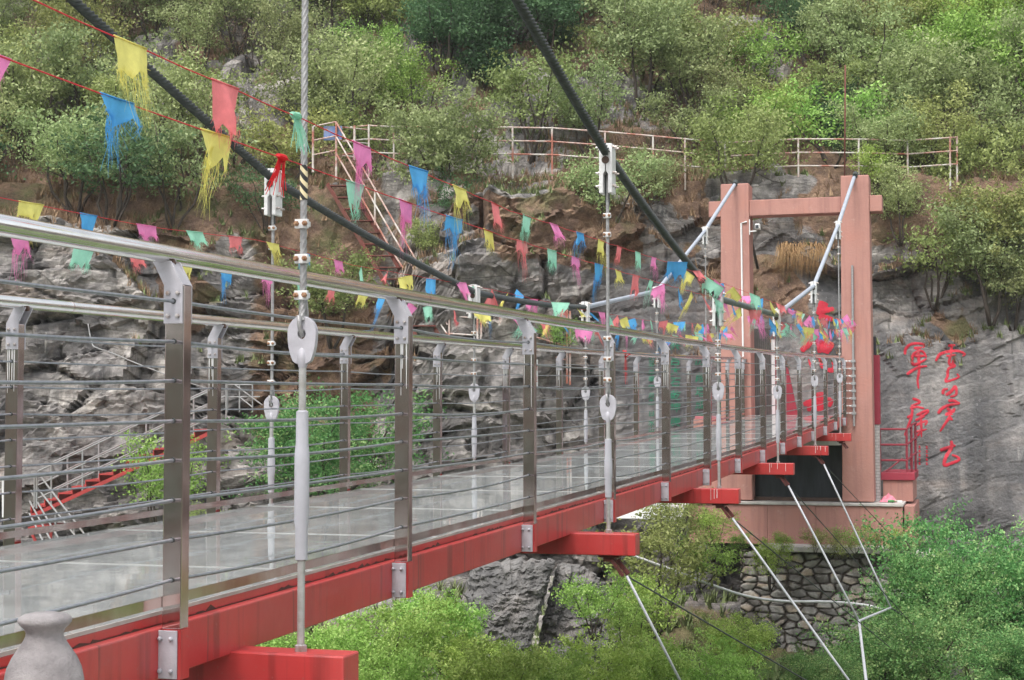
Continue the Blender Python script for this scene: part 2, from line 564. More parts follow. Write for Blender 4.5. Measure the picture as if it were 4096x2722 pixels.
seg = [10, 34, 26, 34, 120, 56, 8, 84, 60, 20]
rowsY = []; rowsZ = []; rowid = []
for i, nseg in enumerate(seg):
    (y0, z0), (y1, z1) = ctrl[i], ctrl[i + 1]
    for k in range(nseg):
        f = k / nseg
        rowsY.append(y0 + (y1 - y0) * f); rowsZ.append(z0 + (z1 - z0) * f); rowid.append(i + f)
rowsY.append(ctrl[-1][0]); rowsZ.append(ctrl[-1][1]); rowid.append(len(seg))
TY = np.array(rowsY); TZ = np.array(rowsZ); TX = np.repeat(xs[None, :], len(TY), 0); RID = np.repeat(np.array(rowid)[:, None], len(xs), 1)
# smooth profile corners a little
for _ in range(3):
    TY[1:-1] = (TY[:-2] + 2 * TY[1:-1] + TY[2:]) / 4; TZ[1:-1] = (TZ[:-2] + 2 * TZ[1:-1] + TZ[2:]) / 4
U = TX; V = TZ * .9 + TY * .25
cs, sn = math.cos(.22), math.sin(.22)
Ur, Vr = U * cs + V * sn, -U * sn + V * cs
# how smooth the cliff is: dressed faces carry the lettering
smooth = 1.12 * np.clip(np.exp(-((TX - 10.6) / 2.4) ** 4) * np.exp(-((TZ + .4) / 2.9) ** 4) + np.exp(-((TX - 5.1) / 3.3) ** 6) * np.exp(-((TZ - .4) / 3.2) ** 6), 0, 1)
cliffness = np.clip(1 - np.abs(RID - 4.5) / .5, 0, 1)
cl = np.where((RID > 3.75) & (RID < 5.1), 1.0, np.where(RID >= 5.1, np.clip(1 - (RID - 5.1) / .5, 0, 1), np.clip((RID - 3.3) / .45, 0, 1)))
c1, e1 = cells(Ur / 1.5, Vr / .85, 21)
c2, e2 = cells(Ur / .55 + 3.3, Vr / .26, 31)
c3, e3 = cells(Ur / 3.4 + 1.1, Vr / 2.1, 41)
big = fbm(U * .16, V * .16, 51, 3)
med = fbm(Ur * .7, Vr * 1.3, 61, 5)
fine = fbm(Ur * 3.0, Vr * 9.0, 71, 4)
smooth = np.clip(smooth, 0, 1)
rough = 1 - .88 * smooth
crack = np.clip(1 - e1 / .10, 0, 1) * .18 + np.clip(1 - e3 / .05, 0, 1) * .42 + np.clip(1 - e2 / .14, 0, 1) * .04
cmask = np.clip((fbm(U * .5, V * .5, 141, 3) + .05) * 5, 0, 1)
c4, e4 = cells(Ur / .95 - 7.7, Vr / .42, 57)
dcl = ((c1 - .5) * .66 + (c4 - .5) * .24 + (c2 - .5) * .07 + (c3 - .5) * 1.25 - crack * cmask) * rough + med * (.17 * rough + .04) + fine * .018 * (.35 + .65 * rough)
# ground and hill
out1, eo = cells(Ur / 2.2, Vr / 1.4, 81)
rocky = np.clip((fbm(U * .33 + 5, V * .45, 91, 4) - .08) * 5, 0, 1)
rocky = np.where(RID > 6.9, rocky * np.clip(1.2 - (RID - 7) * .3, 0, 1), np.where(RID > 5.0, np.clip(rocky + .12, 0, 1), rocky))
dg = fbm(U * .35, V * .4, 101, 5) * .75 + fbm(U * 1.6, V * 1.6, 111, 4) * .28 + rocky * ((c1 - .3) * .7 + (c2 - .5) * .16 - np.clip(1 - e1 / .08, 0, 1) * .2)
flatpath = np.exp(-((RID - 6.5) / .55) ** 4)
slabm = np.exp(-((TX - .2) / 2.4) ** 4) * np.exp(-((TY - 31.5) / 3.0) ** 4) * (RID < 4)
dg = dg * (1 - .8 * flatpath) * (1 - .7 * slabm)
DY = -(dcl * cl * .9) - dg * (1 - cl) * .35 - big * .5 * cl * rough
DZ = dcl * cl * .12 + dg * (1 - cl) * .75
TYd = TY + DY; TZd = TZ + DZ + slabm * .5
cov = np.clip(1 - cl * 1.25 + .15, 0, 1)
cov = np.where(RID > 4.6, np.clip(cov + np.clip((fbm(U * .8, V * .8, 121, 4) + .02) * 6 * np.clip((RID - 4.75) * 5, 0, 1), 0, 1), 0, 1), cov)
cov = np.where(RID >= 5.0, np.clip(cov - rocky * .95, 0, 1), cov)
cov = np.where(RID < 4.0, np.clip(cov - rocky * .9 - slabm, 0, 1), cov)
# ledges (flat bits of the cliff) gather soil
gully = np.exp(-((TX + 4.6) / 1.6) ** 4) * np.clip((RID - 4.3) * 4, 0, 1) * (RID < 6)
cov = np.clip(cov + gully, 0, 1)
nr, nc = TX.shape
me = bpy.data.meshes.new('hillside')
vv = np.stack([TX, TYd, TZd], -1).reshape(-1, 3)
ii = (np.arange(nr - 1)[:, None] * nc + np.arange(nc - 1)[None, :]).reshape(-1)
ff = np.stack([ii, ii + 1, ii + nc + 1, ii + nc], -1)
me.vertices.add(len(vv)); me.vertices.foreach_set('co', vv.reshape(-1))
me.loops.add(ff.size); me.loops.foreach_set('vertex_index', ff.reshape(-1))
me.polygons.add(len(ff)); me.polygons.foreach_set('loop_start', np.arange(len(ff)) * 4); me.polygons.foreach_set('loop_total', np.full(len(ff), 4))
me.update(); me.validate()
at = me.attributes.new('cover', 'FLOAT', 'POINT'); at.data.foreach_set('value', cov.reshape(-1).astype(np.float32))
valley = np.clip((RID < 3.2) * 1.0 + np.clip((3.8 - RID), 0, 1) * .7, 0, 1)
at = me.attributes.new('valley', 'FLOAT', 'POINT'); at.data.foreach_set('value', valley.reshape(-1).astype(np.float32))
at = me.attributes.new('dressed', 'FLOAT', 'POINT'); at.data.foreach_set('value', smooth.reshape(-1).astype(np.float32))
me.polygons.foreach_set('use_smooth', [False] * len(ff))

def terrain_mat():
    m, t, b = mat('rock_and_soil')
    v = coords(t, (1, 1, 1))
    vt = coords(t, (.45, .45, 2.3), (0, R(13), 0))
    vt2 = coords(t, (1.6, 1.6, 11), (0, R(11), 0))
    stain = coords(t, (1.7, 1.7, .22))
    n1 = noise(t, .8, 8, .62, v)
    base = ramp(t, n1, [(.30, (.10, .096, .094)), (.44, (.18, .168, .162)), (.57, (.265, .245, .228)), (.75, (.38, .35, .315))])
    lay = ramp(t, noise(t, 1.5, 8, .66, vt, .4), [(.38, (.42,) * 3), (.52, (.62,) * 3), (.64, (.95,) * 3)])
    at0 = node(t, 'ShaderNodeAttribute', attribute_name='dressed')
    lm = node(t, 'ShaderNodeMath', operation='MULTIPLY_ADD'); lm.inputs[1].default_value = -.56; lm.inputs[2].default_value = .62
    t.links.new(at0.outputs['Fac'], lm.inputs[0])
    c = mixc(t, lm.outputs[0], base.outputs[0], lay.outputs[0], 'OVERLAY')
    lay2 = ramp(t, noise(t, 1.2, 6, .62, vt2, .6), [(.40, (.36,) * 3), (.60, (.66,) * 3)])
    lm2 = node(t, 'ShaderNodeMath', operation='MULTIPLY_ADD'); lm2.inputs[1].default_value = -.23; lm2.inputs[2].default_value = .23
    t.links.new(at0.outputs['Fac'], lm2.inputs[0])
    c = mixc(t, lm2.outputs[0], c, lay2.outputs[0], 'OVERLAY')
    mot = ramp(t, noise(t, 3.2, 9, .74, v), [(.36, (.30,) * 3), (.52, (.52,) * 3), (.66, (.80,) * 3)])
    c = mixc(t, .6, c, mot.outputs[0], 'OVERLAY')
    vc = node(t, 'ShaderNodeTexVoronoi'); vc.inputs['Scale'].default_value = 4.5
    t.links.new(vt, vc.inputs['Vector'])
    sv = t.nodes.new('ShaderNodeSeparateColor'); t.links.new(vc.outputs['Color'], sv.inputs[0])
    chip = ramp(t, sv.outputs[0], [(0, (.36,) * 3), (.5, (.50,) * 3), (1, (.66,) * 3)])
    c = mixc(t, .40, c, chip.outputs[0], 'OVERLAY')
    # buff and rust-coloured patches
    pf = ramp(t, noise(t, .55, 6, .6, vt), [(.56, (0, 0, 0)), (.70, (.55,) * 3)])
    c = mixc(t, pf.outputs[0], c, (.36, .275, .215))
    pr = ramp(t, noise(t, 1.1, 6, .65, v), [(.65, (0, 0, 0)), (.75, (.55,) * 3)])
    c = mixc(t, pr.outputs[0], c, (.25, .135, .075))
    # dark water stains running down, pale lime streaks
    sf = ramp(t, noise(t, 1.0, 6, .6, stain), [(.50, (0, 0, 0)), (.63, (.72,) * 3)])
    c = mixc(t, sf.outputs[0], c, (.07, .07, .073))
    wide = ramp(t, noise(t, .9, 5, .55, coords(t, (.9, .9, .14))), [(.40, (.20,) * 3), (.50, (.42,) * 3), (.60, (.68,) * 3)])
    wm = node(t, 'ShaderNodeMath', operation='MULTIPLY'); wm.inputs[1].default_value = .95
    t.links.new(at0.outputs['Fac'], wm.inputs[0])
    c = mixc(t, wm.outputs[0], c, wide.outputs[0], 'OVERLAY')
    lf = ramp(t, noise(t, 2.0, 7, .7, stain), [(.62, (0, 0, 0)), (.71, (.75,) * 3)])
    c = mixc(t, lf.outputs[0], c, (.52, .49, .46))
    lw = ramp(t, noise(t, 9, 5, .7, v), [(.62, (0, 0, 0)), (.70, (.6,) * 3)])
    c = mixc(t, lw.outputs[0], c, (.44, .43, .41))
    # fracture lines
    vo = node(t, 'ShaderNodeTexVoronoi', feature='DISTANCE_TO_EDGE')
    vo.inputs['Scale'].default_value = 1.1
    t.links.new(vt, vo.inputs['Vector'])
    ck = ramp(t, vo.outputs['Distance'], [(0, (.75,) * 3), (.018, (0, 0, 0))])
    at = node(t, 'ShaderNodeAttribute', attribute_name='dressed')
    inv = node(t, 'ShaderNodeMath', operation='MULTIPLY_ADD'); inv.inputs[1].default_value = -.9; inv.inputs[2].default_value = 1
    t.links.new(at.outputs['Fac'], inv.inputs[0])
    mu = node(t, 'ShaderNodeMath', operation='MULTIPLY')
    t.links.new(ck.outputs[0], mu.inputs[0]); t.links.new(inv.outputs[0], mu.inputs[1])
    c = mixc(t, mu.outputs[0], c, (.05, .045, .04))
    # dressed faces are a cooler grey
    dm = node(t, 'ShaderNodeMath', operation='MULTIPLY'); dm.inputs[1].default_value = .48
    t.links.new(at.outputs['Fac'], dm.inputs[0])
    c = mixc(t, dm.outputs[0], c, (.15, .15, .157))
    # soil, litter and dry grass
    s1 = ramp(t, noise(t, 2.4, 9, .72, v), [(.28, (.075, .052, .042)), (.45, (.15, .098, .072)), (.58, (.235, .155, .105)), (.75, (.33, .24, .16))])
    gn = ramp(t, noise(t, .9, 6, .6, v), [(.52, (0, 0, 0)), (.66, (.6,) * 3)])
    s = mixc(t, gn.outputs[0], s1.outputs[0], (.085, .115, .04))
    av = node(t, 'ShaderNodeAttribute', attribute_name='valley')
    s = mixc(t, av.outputs['Fac'], s, ramp(t, noise(t, 1.2, 7, .7, v), [(.3, (.05, .085, .025)), (.5, (.10, .16, .045)), (.72, (.17, .22, .08))]).outputs[0])
    s = mixc(t, .5, s, ramp(t, noise(t, 30, 4, .7, v), [(.35, (.25,) * 3), (.65, (.8,) * 3)]).outputs[0], 'OVERLAY')
    ac = node(t, 'ShaderNodeAttribute', attribute_name='cover')
    ad = node(t, 'ShaderNodeMath', operation='MULTIPLY_ADD'); ad.inputs[1].default_value = .8; ad.inputs[2].default_value = -.4
    t.links.new(noise(t, 3.5, 6, .7, v), ad.inputs[0])
    a2 = node(t, 'ShaderNodeMath', operation='ADD'); t.links.new(ac.outputs['Fac'], a2.inputs[0]); t.links.new(ad.outputs[0], a2.inputs[1])
    cf = ramp(t, a2.outputs[0], [(.42, (0, 0, 0)), (.58, (1, 1, 1))])
    c = mixc(t, cf.outputs[0], c, s)
    t.links.new(c, b.inputs['Base Color'])
    b.inputs['Roughness'].default_value = .95
    b.inputs['Specular IOR Level'].default_value = .2
    hm = node(t, 'ShaderNodeMath', operation='ADD')
    t.links.new(noise(t, 1.7, 10, .68, v, .3), hm.inputs[0])
    h2 = node(t, 'ShaderNodeMath', operation='MULTIPLY'); h2.inputs[1].default_value = .6
    t.links.new(noise(t, 9, 8, .7, v), h2.inputs[0]); t.links.new(h2.outputs[0], hm.inputs[1])
    bump(t, b, hm.outputs[0], 1.0, .10)
    return m
M['terrain'] = terrain_mat()
me.materials.append(M['terrain'])
hill = bpy.data.objects.new('hillside', me); col.objects.link(hill)
tag(hill, kind='structure')
# the near side of the valley and the wide ground beyond
wb = []
gx = np.linspace(-60, 60, 61); gy = [-2.0, -6, -10, -16, -24, -34, -48, -70]
gz = [-9.0, -7.5, -4.0, 1.0, 7, 14, 22, 34]
GX, GI = np.meshgrid(gx, np.arange(len(gy)))
GY = np.array(gy)[GI] ; GZ = np.array(gz)[GI] + fbm(GX * .12, GY * .12, 5, 4) * 3.0 * (GI > 0)
mb = MB(); mb.v = [tuple(p) for p in np.stack([GX, GY, GZ], -1).reshape(-1, 3)]
n_ = len(gx)
mb.f = [(i * n_ + j, i * n_ + j + 1, (i + 1) * n_ + j + 1, (i + 1) * n_ + j) for i in range(len(gy) - 1) for j in range(n_ - 1)]
M['farslope'] = simple('scrub_slope', (.04, .06, .035), (.13, .13, .10), rough=.95, scale=.5, lo=.4, hi=.65)
tag(mb.build('near_hillside', 'farslope', smooth='all'), kind='structure')
mb = MB(); mb.add([(-170, -170, -9.6), (170, -170, -9.6), (170, 170, -9.6), (-170, 170, -9.6)], [(0, 1, 2, 3)])
tag(mb.build('ground', simple('valley_ground', (.07, .12, .04), (.13, .17, .07), rough=.95, scale=.3)), kind='structure')

bvh = BVHTree.FromPolygons([tuple(p) for p in vv], [tuple(f) for f in ff])
def hit_px(x, y):                                 # where the line of sight meets the terrain
    r = ray(x, y).normalized()
    p, n, i, d = bvh.ray_cast(Vector((0, 0, 0)), r)
    return p
def ground_z(x, y):
    p, n, i, d = bvh.ray_cast(Vector((x, y, 80)), Vector((0, 0, -1)))
    return p.z if p else -9

# ------------------------------------------------------------------ trees and shrubs
def grow(seed, h=2.4, spread=1.3, stems=4, lean=.5, ntip=150, nleaf=26, leaf=.045, sig=.13, droop=0.0, first=.25, stem_r=.035, aspect=2.0):
    rng = random.Random(seed); nrng = np.random.default_rng(seed)
    tb = MB(); tips = []
    per = max(3, ntip // stems)
    for k in range(stems):
        a = 2 * math.pi * (k + rng.random() * .7) / stems
        base = Vector((math.cos(a) * .06, math.sin(a) * .06, -.12))
        out = spread * rng.uniform(.25, .9); hh = h * rng.uniform(.72, 1.0)
        pts = [base]; nseg = 7
        wob = Vector((0, 0, 0))
        for i in range(1, nseg + 1):
            f = i / nseg
            wob += Vector((rng.gauss(0, .05), rng.gauss(0, .05), 0)) * spread
            pts.append(base + Vector((math.cos(a) * out * f ** (1.0 / (lean + .6)), math.sin(a) * out * f ** (1.0 / (lean + .6)), hh * f)) + wob)
        tb.tube(pts, [stem_r * (1 - .8 * i / nseg) for i in range(nseg + 1)], 5)
        for j in range(per):
            f = first + (1 - first) * rng.random() ** .8
            q = f * nseg; i = min(int(q), nseg - 1); p0 = pts[i].lerp(pts[i + 1], q - i)
            ang = rng.random() * 2 * math.pi
            L = spread * rng.uniform(.12, .62 if rng.random() < .8 else 1.05) * (1.15 - .5 * f) + .10
            d = Vector((math.cos(ang), math.sin(ang), rng.uniform(-.15, .75)))
            out_bias = Vector((math.cos(a), math.sin(a), 0)) * .5
            d = (d + out_bias).normalized()
            p1 = p0 + d * L * .5 + Vector((0, 0, .04)); p2 = p0 + d * L + Vector((0, 0, rng.uniform(0, .18) - droop * L))
            if j % 3 == 0: tb.tube([p0, p1, p2], [stem_r * .35 * (1.1 - f), stem_r * .22 * (1.1 - f) + .002, .003], 3, caps=False)
            tips.append((p2, d)); 
            if rng.random() < .6: tips.append((p1.lerp(p2, .3), d))
    T = np.array([tuple(p) for p, d in tips]); D = np.array([tuple(d) for p, d in tips])
    N = len(T) * nleaf
    idx = np.repeat(np.arange(len(T)), nleaf)
    tone = nrng.random(len(T))
    off = nrng.normal(0, 1, (N, 3)) * sig * np.array([1, 1, .62])
    along = nrng.normal(0, 1, (N, 1)) * sig * 1.1
    c = T[idx] + off + D[idx] * along
    a = nrng.normal(0, 1, (N, 3)) + np.array([0, 0, .2]); a /= np.linalg.norm(a, axis=1)[:, None]
    bb = np.cross(a, nrng.normal(0, 1, (N, 3))); bb /= np.linalg.norm(bb, axis=1)[:, None] + 1e-9
    s = leaf * nrng.uniform(.6, 1.35, (N, 1))
    P = np.stack([c - a * s, c + bb * s / aspect, c + a * s, c - bb * s / aspect], 1).reshape(-1, 3)
    F = np.arange(N * 4).reshape(-1, 4)
    cm = bpy.data.meshes.new('crown')
    cm.vertices.add(len(P)); cm.vertices.foreach_set('co', P.reshape(-1))
    cm.loops.add(F.size); cm.loops.foreach_set('vertex_index', F.reshape(-1))
    cm.polygons.add(N); cm.polygons.foreach_set('loop_start', np.arange(N) * 4); cm.polygons.foreach_set('loop_total', np.full(N, 4))
    cm.update()
    val = np.clip(.62 * tone[idx] + .38 * nrng.random(N), 0, 1) ** 1.25
    ca = cm.color_attributes.new('leaf', 'FLOAT_COLOR', 'POINT')
    cc = np.repeat(val, 4)[:, None] * np.ones((1, 4)); ca.data.foreach_set('color', cc.reshape(-1).astype(np.float32))
    cm.materials.append(M['leaf_sage'])
    tm = bpy.data.meshes.new('trunk'); tm.from_pydata(tb.v, [], tb.f); tm.materials.append(M['bark']); tm.update()
    tm.polygons.foreach_set('use_smooth', [True] * len(tm.polygons))
    return tm, cm

VAR = {
 'shrub': [grow(100 + i, h=2.3 + .35 * (i % 3), spread=1.2 + .2 * (i % 2), stems=4 + i % 3, ntip=120, nleaf=22, leaf=.052, sig=.125, first=.38, stem_r=.042) for i in range(6)],
 'tree': [grow(200 + i, h=3.2 + .3 * (i % 2), spread=1.4, stems=3 + i % 3, ntip=160, nleaf=24, leaf=.052, sig=.14, first=.45, stem_r=.055) for i in range(4)],
 'cedar': [grow(300 + i, h=3.6, spread=.85, stems=3, ntip=230, nleaf=26, leaf=.050, sig=.13, first=.12, droop=.25) for i in range(2)],
 'bare': [grow(400 + i, h=2.0, spread=1.2, stems=8, ntip=150, nleaf=4, leaf=.05, sig=.12, first=.25, aspect=7, stem_r=.022) for i in range(2)],
 'bush': [grow(500 + i, h=2.6, spread=1.5, stems=6, ntip=240, nleaf=30, leaf=.046, sig=.10, first=.25, stem_r=.03) for i in range(4)],
 'acacia': [grow(600 + i, h=3.2, spread=2.1, stems=6, ntip=430, nleaf=40, leaf=.040, sig=.12, first=.3, stem_r=.06, droop=.1) for i in range(3)],
 'herb': [grow(700 + i, h=.8, spread=.5, stems=6, ntip=60, nleaf=22, leaf=.028, sig=.07, first=.15, stem_r=.010) for i in range(3)],
}
tree_no = [0]
def plant(kind, loc, scale=1.0, mat_='leaf_sage', name='shrub', label=None, group=None, cat=None, sz=None, bark='bark', var=None, rz=None):
    rng = random.Random(tree_no[0] * 7 + 3); tree_no[0] += 1
    tm, cm = VAR[kind][(tree_no[0] if var is None else var) % len(VAR[kind])]
    e = thing(name, label, cat or name, group, loc, rng.random() * 6.28 if rz is None else rz)
    e.scale = (scale * rng.uniform(.9, 1.12), scale * rng.uniform(.9, 1.12), scale * (sz or rng.uniform(.88, 1.1)))
    a = bpy.data.objects.new('trunk', tm); col.objects.link(a); a.parent = e
    b = bpy.data.objects.new('crown', cm); col.objects.link(b); b.parent = e
    for o, m in ((a, bark), (b, mat_)):
        o.material_slots[0].link = 'OBJECT'; o.material_slots[0].material = M[m]
    return e

def where(px, py):
    """plain words for a place on the hillside, by what it stands near"""
    lr = ('at the far left' if px < 500 else 'left of the near hanger rope' if px < 1150 else 'above the steep metal stairs' if px < 1600 else
          'between the two dark cables' if px < 2200 else 'right of the right-hand cable clamp' if px < 2750 else 'above the pink bridge tower' if px < 3500 else 'right of the pink tower')
    ud = 'high on the slope' if py < 230 else 'midway up the slope' if py < 480 else 'beside the hillside railing' if py < 760 else 'on the ledges over the cliff'
    return lr, ud
cnt = {}
ORD = ['', ' nearest', ' second', ' third', ' fourth', ' fifth', ' sixth', ' seventh', ' eighth']
rng = random.Random(5)
taken = []
bare = [(850, 230, 120), (2180, 520, 90), (2250, 740, 150), (1450, 1000, 260), (3280, 920, 210), (3700, 1180, 130), (3020, 1000, 180), (2550, 900, 90), (1830, 560, 280),
        (2150, 930, 300), (1330, 560, 70)]
def proj(p):
    c, s_ = math.cos(PITCH), math.sin(PITCH)
    d = p[1] * c + p[2] * s_; v_ = -p[1] * s_ + p[2] * c
    return 2048 + FPX * p[0] / d, 1361 - FPX * v_ / d
hillside_list = []
for i in range(5200):
    Y = rng.uniform(35.5, 54); X = rng.uniform(-.40 * Y, .40 * Y)
    if 37.0 < Y < 38.9 and rng.random() < .93: continue
    pxa = 2048 + FPX * X / Y
    if 36.2 < Y < 38.6 and 1420 < pxa < 3350: continue
    if vn(np.array([X * .42]), np.array([Y * .42]), seed=333)[0] < .22 and pxa < 3500: continue
    z = ground_z(X, Y)
    if z < (1.9 if X > 8 else 3.2): continue
    px, py = proj((X, Y, z + 1.3))
    if py < -260 or py > 1150: continue
    if any((px - a) ** 2 + (py - b) ** 2 < r * r for a, b, r in bare): continue
    md = .86 if px < 3600 else .80
    if any((X - a) ** 2 + ((Y - b) * 1.1) ** 2 < (md * q) ** 2 for a, b, q in taken): continue
    sc_ = rng.uniform(.62, 1.0) if py < 700 else (rng.uniform(.45, .8) if px > 3450 or px < 1150 else rng.uniform(.32, .6))
    taken.append((X, Y, .75 + .5 * sc_))
    hillside_list.append((X, Y, z, px, py, sc_))
hillside_list.sort(key=lambda q: (q[4]))
for (X, Y, z, px, py, sc_) in hillside_list:
    if len(cnt) > 100000: break
    r = rng.random()
    kind, mt, nm, adj = 'shrub', 'leaf_sage', 'shrub', 'pale sage-green'
    if 1750 < px < 2450 and py < 330: kind, mt, nm, adj = ('cedar' if r < .4 else 'tree'), 'leaf_dark', 'tree', 'dark green'
    elif 2950 < px < 3250 and py < 300 and r < .7: kind, mt, nm, adj = 'tree', 'leaf_dark', 'tree', 'dark green'
    elif px > 3750 and py < 420 and r < .6: kind, mt, nm, adj = 'tree', 'leaf_fresh', 'tree', 'bright green'
    elif px < 1150 and 480 < py < 900 and r < .35: kind, mt, adj = 'shrub', 'leaf_dark', 'dark green'
    elif r < .30: mt, adj = 'leaf_olive', 'olive-green'
    elif r < .42: kind, mt, adj = 'bare', 'leaf_dry', 'bare twiggy'
    elif r < .72: kind, nm = 'tree', 'tree'
    elif r < .78: mt, adj = 'leaf_fresh', 'fresh green'
    lr, ud = where(px, py)
    if px > 3450 and py > 650 and kind == 'bare': kind, mt, adj = 'shrub', 'leaf_olive', 'olive-green'
    e = plant(kind, (X, Y, z - .05), sc_ * (1.0 if kind != 'cedar' else .95), mt, nm, None, 'shrubs and trees on the steep hillside', nm)
    e['_k'] = 0
    hillside_list[hillside_list.index((X, Y, z, px, py, sc_))] = (X, Y, z, px, py, sc_, e, adj, nm)
groups_ = {}
for q in hillside_list:
    lr, ud = where(q[3], q[4]); groups_.setdefault((q[7], q[8], lr, ud), []).append(q)
ORDW = ['first', 'second', 'third', 'fourth', 'fifth', 'sixth', 'seventh', 'eighth', 'ninth', 'tenth']
for (adj, nm, lr, ud), L_ in groups_.items():
    L_.sort(key=lambda q: q[3])
    for i, q in enumerate(L_):
        if len(L_) == 1: lab = f"{adj} {nm} {ud}, {lr}"
        elif i == 0: lab = f"leftmost {adj} {nm} {ud}, {lr}"
        elif i == len(L_) - 1: lab = f"rightmost {adj} {nm} {ud}, {lr}"
        else: lab = f"{ORDW[min(i, 9)]} from left {adj} {nm} {ud}, {lr}"
        q[6]['label'] = lab
        if '_k' in q[6]: del q[6]['_k']

# trees that stand out one by one
def plant_px(kind, px, py, Y, width_px, mt, nm, lab, cat, base_z=None, group=None, hfac=None, **kw):
    """px,py: crown centre in the photo; Y: distance"""
    sp = {'shrub': 3.2, 'tree': 3.5, 'bush': 3.7, 'acacia': 5.0, 'herb': 1.2, 'bare': 3.0, 'cedar': 2.4}[kind]
    hh = {'shrub': 1.45, 'tree': 2.1, 'bush': 1.6, 'acacia': 1.9, 'herb': .5, 'bare': 1.3, 'cedar': 2.1}[kind]
    sc_ = width_px / FPX * Y / sp
    c = at_y(px, py, Y)
    z = base_z if base_z is not None else c.z - hh * sc_ * (hfac or 1)
    e = plant(kind, (c.x, Y, z), sc_, mt, nm, lab, group, cat, sz=(hfac or 1), **kw)
    return e
plant_px('bush', 1800, 560, 37.2, 640, 'leaf_sage', 'tree', 'broad soft green tree overhanging the hillside railing between the cables', 'tree', var=0)
plant_px('bush', 1870, 800, 36.6, 330, 'leaf_dark', 'shrub', 'low dark green shrub under the broad tree at the cliff edge', 'shrub', var=1)
plant_px('acacia', 1270, 1800, 28.5, 860, 'leaf_acacia', 'tree', 'bright green feathery tree behind the bridge deck, below the gorge wall', 'tree', var=0, hfac=.9)
plant_px('shrub', 640, 1960, 30.5, 430, 'leaf_fresh', 'shrub', 'thin yellow-green shrub beside the red metal stairs', 'shrub', var=2)
plant_px('shrub', 820, 2090, 29.5, 260, 'leaf_olive', 'shrub', 'small olive shrub at the foot of the red stairs', 'shrub', var=3)
plant_px('tree', 1330, 1130, 35.4, 420, 'leaf_olive', 'tree', 'slim olive tree with bare lower stems in the dry gully', 'tree', var=0)
plant_px('shrub', 2240, 1350, 34.6, 190, 'leaf_fresh', 'shrub', 'small fresh green shrub on the cliff ledge by the rusty railing', 'shrub', var=1)
plant_px('tree', 2610, 700, 36.9, 300, 'leaf_sage', 'tree', 'grey-green tree just left of the pink tower top', 'tree', var=1)
plant_px('tree', 2950, 560, 37.0, 520, 'leaf_olive', 'tree', 'tall olive tree with dark stems rising behind the tower crossbar', 'tree', var=2)
plant_px('cedar', 3330, 480, 40.0, 260, 'leaf_dark', 'tree', 'narrow dark green tree behind the right tower column', 'tree', var=0)
plant_px('shrub', 3500, 680, 37.3, 240, 'leaf_fresh', 'shrub', 'fresh green shrub at the railing right of the tower top', 'shrub', var=4)
plant_px('bush', 3850, 620, 38.5, 620, 'leaf_olive', 'tree', 'big olive-green tree spreading at the right edge, level with the tower top', 'tree', var=2)
plant_px('tree', 3960, 1000, 36.4, 480, 'leaf_sage', 'tree', 'leaning sage tree above the carved red characters', 'tree', var=3)
# the bright young bushes below the bridge
low = [(1290, 2610, 15.5, 520), (1560, 2560, 17, 520), (1760, 2480, 18.5, 440), (1880, 2640, 17, 360), (2150, 2730, 16.5, 480), (2350, 2680, 18, 520), (1500, 2730, 13.5, 560), (1960, 2720, 15, 560),
       (2620, 2690, 20, 500), (2860, 2700, 21, 420), (1240, 2740, 12.8, 420), (2960, 2560, 23, 330)]
wl = ['under the nearest cross beam', 'below the deck beyond the nearest cross beam', 'below the third railing post', 'touching the underside of the deck mid-span', 'in front of the grey rock slab',
      'at the foot of the slanting rock slab', 'at the bottom edge left of centre', 'at the bottom edge near the middle', 'between two stay wires at the bottom', 'left of the big acacia at the bottom',
      'in the lower left corner under the deck', 'below the rubble retaining wall']
for i, ((a, b_, Y, wpx), wd) in enumerate(zip(low, wl)):
    plant_px('bush', a, b_, Y, wpx, 'leaf_fresh', 'bush', f'bright green young bush {wd}', 'bush', group='bright bushes growing below the bridge', var=i % 4)
mid = [(2370, 2400, 22.5, 330, 'leafy bush in front of the pale rock rib beside the stay wires'), (2850, 2130, 31.3, 240, 'feathery shrub against the left part of the pink base'), (2620, 2290, 29.5, 520, 'olive shrub clinging to the bank left of the rubble wall'), (2800, 2230, 30, 260, 'olive shrub just under the concrete ledge'), (2560, 2480, 27, 420, 'thin shrub over the rocky bank behind the white hose'),
       (2900, 2600, 27.5, 300, 'low olive shrub beneath the rubble wall'), (2480, 2460, 26, 280, 'scrubby bush right of the grey rock slab'), (3080, 2250, 31.6, 230, 'small shrub hanging over the rubble wall top'),
       (2690, 2110, 31.0, 300, 'yellow-green shrub at the left end of the pink base')]
for i, (a, b_, Y, wpx, lb) in enumerate(mid):
    plant_px('shrub', a, b_, Y, wpx, 'leaf_olive' if i % 3 == 2 else 'leaf_fresh', 'shrub', lb, 'shrub', var=i % 6)
aca = [(3960, 2360, 27.5, 960, 'large leafy green tree filling the lower right corner'), (3560, 2620, 24.5, 760, 'rounded green tree crown at the bottom under the stay wires'),
       (4080, 2680, 22.5, 620, 'nearest green tree at the bottom right edge'), (3300, 2720, 23.0, 420, 'low dark green tree left of the stay wire junction')]
for i, (a, b_, Y, wpx, lb) in enumerate(aca):
    plant_px('acacia', a, b_, Y, wpx, 'leaf_acacia', 'tree', lb, 'tree', var=i % 3)
plant_px('bush', 3980, 860, 36.9, 560, 'leaf_olive', 'tree', 'spreading olive tree hanging over the cliff edge at the far right', 'tree', var=0)
plant_px('tree', 3600, 760, 36.9, 360, 'leaf_sage', 'tree', 'sage tree on the slope just right of the tower top', 'tree', var=0)
plant_px('acacia', 3760, 2400, 26.5, 720, 'leaf_acacia', 'tree', 'leafy green tree right of the bent wind cable', 'tree', var=2)
